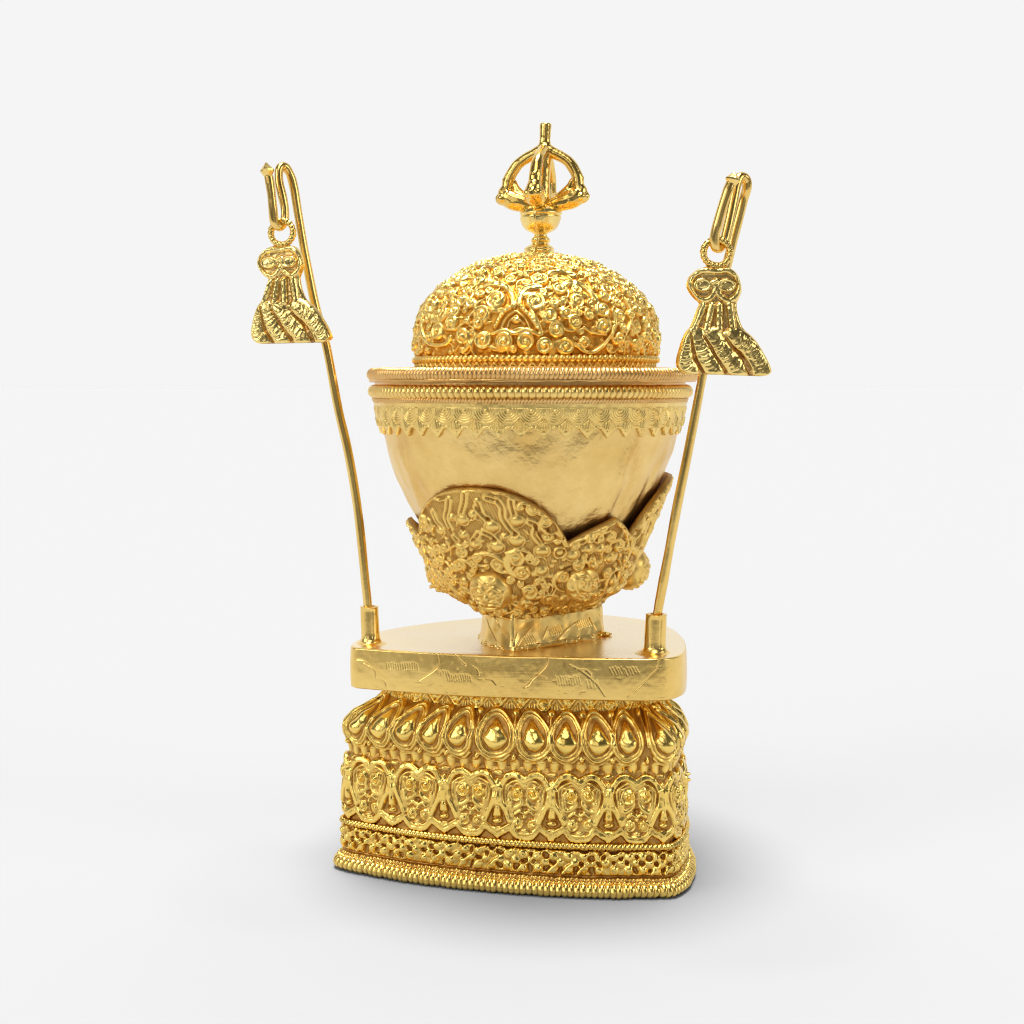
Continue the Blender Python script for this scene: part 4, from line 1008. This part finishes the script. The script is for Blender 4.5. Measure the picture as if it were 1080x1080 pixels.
# pendant (cast tassel): local frame x right, z down from ring centre, in units of the larger one at its distance
def pz(x, y): return ((x - 398) / 4.155 * .88, -(y - 437) / 4.155 * .88)
rows = [(498, 350, 430), (508, 318, 462), (520, 298, 480), (545, 272, 496), (580, 262, 506), (610, 272, 508), (640, 296, 496), (660, 317, 487), (690, 306, 489), (720, 296, 495), (760, 279, 510), (780, 263, 526), (800, 251, 552), (830, 238, 580), (870, 226, 606), (900, 218, 624), (930, 216, 638), (946, 222, 642), (956, 232, 635), (964, 246, 620), (968, 264, 596)]
def tassel_mesh():
    rw = spl(rows, 5); n_v = 200; n_u = 170
    yy = np.linspace(498, 968, n_v); xl = np.interp(yy, rw[:, 0], rw[:, 1]); xr = np.interp(yy, rw[:, 0], rw[:, 2])
    s_ = (1 - np.cos(np.linspace(0, PI, n_u))) / 2
    X = xl[:, None] + (xr - xl)[:, None] * s_[None]; Y = np.repeat(yy[:, None], n_u, 1)
    h = HM(520, 560, 1.0, v0=470)                      # u = x-180, v = y
    G = h; G.a += 5.0
    def A(x, y): return (x - 180, y)
    def hl(pts, w, hh, **k): G.line([A(*p) for p in pts], w, hh, **k)
    # bow: outer rolled edge, two eyes
    hl([(392, 520), (330, 518), (282, 548), (275, 590), (300, 632), (345, 648), (380, 620), (395, 580)], 15, 17); hl([(392, 580), (405, 620), (440, 648), (480, 630), (496, 590), (485, 545), (445, 518), (400, 520)], 15, 17)
    G.ball(*A(330, 580), 42, 19, ry=30); G.ball(*A(438, 582), 42, 19, ry=30); G.ring(*A(330, 580), 34, 7, 22, ry=24); G.ring(*A(438, 582), 34, 7, 22, ry=24); G.ball(*A(386, 590), 20, 13, ry=34)
    hl([(372, 570), (400, 560), (420, 580)], 12, 19)
    # four finger folds
    for a_, b_ in (((334, 672), (292, 768)), ((371, 672), (349, 778)), ((406, 672), (405, 778)), ((452, 668), (466, 782))):
        hl([a_, b_], 19, 22); G.ball(*A(*b_), 20, 23)
    # flowing skirt: four rolled lobes
    lob = [[(262, 800), (248, 860), (252, 920), (270, 950)], [(305, 805), (325, 860), (350, 905), (385, 945)], [(375, 808), (405, 850), (440, 890), (490, 945)], [(470, 805), (525, 840), (570, 890), (605, 945)]]
    for l_ in lob: hl(l_, 46, 26)
    hl([(430, 800), (500, 850), (545, 905), (570, 955)], 16, 20)
    for g in ([(276, 790), (286, 850), (302, 905), (336, 962)], [(335, 806), (366, 850), (388, 892), (434, 955)], [(428, 802), (460, 845), (500, 880), (522, 930), (548, 966)]): hl(g, 8, -10, mode='add')
    r_ = np.random.default_rng(91)
    for l_ in lob:
        q = spl(np.array(l_, float), 5)
        for i in range(2, len(q) - 1):
            t = q[i] - q[i - 1]; t /= np.linalg.norm(t); nn = np.array([-t[1], t[0]]); c_ = q[i] + r_.normal(size=2) * 3; L_ = r_.uniform(16, 30)
            hl([tuple(c_ - nn * L_), tuple(c_ + t * 6), tuple(c_ + nn * L_)], 4.5, r_.choice([2.2, -2.2]), mode='add')
    G.soften(3)
    G.a += .8 * noise2(*G.a.shape, 10, seed=92)
    H = h.sample(X - 180, Y)
    ed = np.minimum(s_, 1 - s_)[None] * (xr - xl)[:, None]; ed = np.minimum(ed, np.minimum(Y - 496, 974 - Y) * 1.0)
    prof_ = np.sqrt(np.clip(1 - (1 - np.clip(ed / 16, 0, 1)) ** 2, 0, 1))
    f = .88 / 4.155
    front = (12 + H * .95) * prof_ * f; back = (12 + H * .25) * prof_ * f
    x0, z0 = pz(X, Y + np.clip(Y - 780, 0, 200) / 190 * (X - 216) / 430 * 15)
    Pf = np.stack([x0, -front, z0], -1); Pb = np.stack([x0, back, z0], -1)
    V = np.concatenate([Pf.reshape(-1, 3), Pb.reshape(-1, 3)]); F = grid_faces(n_v, n_u, False); F = np.concatenate([F[:, ::-1], F + n_v * n_u])
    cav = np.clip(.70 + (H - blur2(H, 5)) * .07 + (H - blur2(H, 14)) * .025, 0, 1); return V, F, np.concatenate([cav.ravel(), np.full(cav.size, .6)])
TV, TF, TC = tassel_mesh()
def beaded_ring():
    s = Soup(); n = 19; R = 12.6
    for i in range(n):
        a = 2 * PI * i / n + .1; s.ball((R * math.cos(a), 0, R * .98 * math.sin(a)), 3.5 * (1 + .06 * math.sin(i * 5.)), n=8)
    t = np.linspace(0, 2 * PI, 49)
    s.tube([(R * math.cos(a), 0, R * .98 * math.sin(a)) for a in t], 2.6, n=10, caps=False)
    return s
def pendant(label, loc, yaw, scale, roll=0.0):
    root = tag(empty('tassel_pendant', loc), label, 'pendant', 'cast gold tassels hanging from the hooked rods')
    root.rotation_euler = (0, roll, yaw); root.scale = (scale,) * 3
    return root
def fill_pendant(root, first):
    if first is None:
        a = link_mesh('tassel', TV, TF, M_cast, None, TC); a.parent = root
        s = beaded_ring(); b = s.build('beaded_ring', M_cast, None, voxel=.5, smoothn=0); b.parent = root
        return a, b
    for o in first:
        c = o.copy(); col.objects.link(c); c.parent = root
ringR = W(756.0, 266.5, -174); ringL = W(297.5, 245.5, -74)
pR = pendant('larger gold tassel pendant hanging from the rod that leans right', ringR, math.radians(4), 1.0, math.radians(0))
fst = fill_pendant(pR, None)
pLd = pendant('smaller gold tassel pendant hanging from the hooked tip of the rod that leans left', ringL, math.radians(-17), .975, math.radians(-2.6))
fill_pendant(pLd, fst)

# ================================================================== SETTING
def ground_mat():
    m = bpy.data.materials.new('white_sweep'); m.use_nodes = True; nt = m.node_tree; b = nt.nodes['Principled BSDF']
    b.inputs['Roughness'].default_value = 1.0; b.inputs['Specular IOR Level'].default_value = 0.0
    n = nt.nodes.new('ShaderNodeTexNoise'); n.inputs['Scale'].default_value = 3; n.inputs['Detail'].default_value = 1
    r = nt.nodes.new('ShaderNodeValToRGB'); e = r.color_ramp.elements
    g = FLOOR; e[0].color = (g * .999, g * .999, g * .999, 1); e[1].color = (g * 1.001, g * 1.001, g * 1.001, 1)
    tc = nt.nodes.new('ShaderNodeTexCoord'); nt.links.new(tc.outputs['Object'], n.inputs['Vector']); nt.links.new(n.outputs['Fac'], r.inputs[0]); nt.links.new(r.outputs[0], b.inputs['Base Color'])
    return m
FLOOR = 0.4275
me = bpy.data.meshes.new('tabletop'); h_ = 60
me.from_pydata([(-h_, -.36, 0), (h_, -.36, 0), (h_, h_, 0), (-h_, h_, 0)], [], [(0, 1, 2, 3)]); me.materials.append(ground_mat())
g = bpy.data.objects.new('ground', me); col.objects.link(g); g['kind'] = 'structure'; g['label'] = 'plain seamless white studio surface under the gold vessel'

# studio surround: even white backdrop with soft boxes and a dim room side, as a procedural environment
w = bpy.data.worlds.new('World'); sc.world = w; w.use_nodes = True; nt = w.node_tree; N = nt.nodes; L = nt.links
bg = N['Background']; tc = N.new('ShaderNodeTexCoord')
def math_(op, a, b=None, c=None, clamp=False):
    m = N.new('ShaderNodeMath'); m.operation = op; m.use_clamp = clamp
    for i, x in enumerate((a, b, c)):
        if x is None: continue
        if isinstance(x, (int, float)): m.inputs[i].default_value = x
        else: L.new(x, m.inputs[i])
    return m.outputs[0]
sep = N.new('ShaderNodeSeparateXYZ'); nrm = N.new('ShaderNodeVectorMath'); nrm.operation = 'NORMALIZE'
L.new(tc.outputs['Generated'], nrm.inputs[0]); L.new(nrm.outputs[0], sep.inputs[0])
def sstep(x, a, b):
    m = N.new('ShaderNodeMapRange'); m.interpolation_type = 'SMOOTHSTEP'; m.inputs[1].default_value = a; m.inputs[2].default_value = b; L.new(x, m.inputs[0]); return m.outputs[0]
def lobe(az, el, size, soft, amp):
    a, e = math.radians(az), math.radians(el); v = (math.sin(a) * math.cos(e), -math.cos(a) * math.cos(e), math.sin(e))   # az 0 = behind the camera, + = right
    d = N.new('ShaderNodeVectorMath'); d.operation = 'DOT_PRODUCT'; L.new(nrm.outputs[0], d.inputs[0]); d.inputs[1].default_value = v
    return math_('MULTIPLY', sstep(d.outputs['Value'], math.cos(math.radians(size + soft)), math.cos(math.radians(size))), amp)
BACK = .913
room = .08
front_ = math_('MULTIPLY_ADD', sstep(sep.outputs['Y'], .05, .70), BACK - room, room)
val = front_
for a in ((-58, 22, 14, 7, 3.0), (68, 18, 11, 7, 2.6), (-8, 58, 13, 8, 2.6), (-22, 14, 9, 9, .9), (20, -14, 16, 14, .2)):
    val = math_('ADD', val, lobe(*a))
cmb = N.new('ShaderNodeCombineColor')
for i in range(3): L.new(val, cmb.inputs[i])
L.new(cmb.outputs[0], bg.inputs['Color']); bg.inputs['Strength'].default_value = 1
# key lamp
def sun(name, az, el, strength, ang, colr=(1, 1, 1)):
    ld = bpy.data.lights.new(name, 'SUN'); ld.energy = strength; ld.angle = math.radians(ang); ld.color = colr
    o = bpy.data.objects.new(name, ld); col.objects.link(o)
    a, e = math.radians(az), math.radians(el); from mathutils import Vector
    v = Vector((math.sin(a) * math.cos(e), -math.cos(a) * math.cos(e), math.sin(e))); o.rotation_euler = v.to_track_quat('Z', 'Y').to_euler(); o.location = v
    return o
sun('key_lamp', -120, 88.5, 4.6, 24); 

cam = bpy.data.cameras.new('camera'); co = bpy.data.objects.new('camera', cam); col.objects.link(co)
co.location = (0, -D * S, EYE * S); co.rotation_euler = (PI / 2, 0, 0)
cam.sensor_width = 36; cam.lens = 36 * D / 1080; cam.shift_y = -(540 - HR) / 1080; cam.clip_start = .01; cam.clip_end = 500
sc.camera = co
sc.view_settings.view_transform = 'Standard'; sc.view_settings.look = 'None'; sc.view_settings.exposure = 0; sc.view_settings.gamma = 1
sc.render.engine = 'CYCLES'
sc.cycles.use_denoising = True; sc.cycles.max_bounces = 10; sc.cycles.glossy_bounces = 8; sc.cycles.diffuse_bounces = 3
sc.cycles.caustics_reflective = False; sc.cycles.caustics_refractive = False
sc.cycles.filter_width = 1.2 if hasattr(sc.cycles, 'filter_width') else 1.5
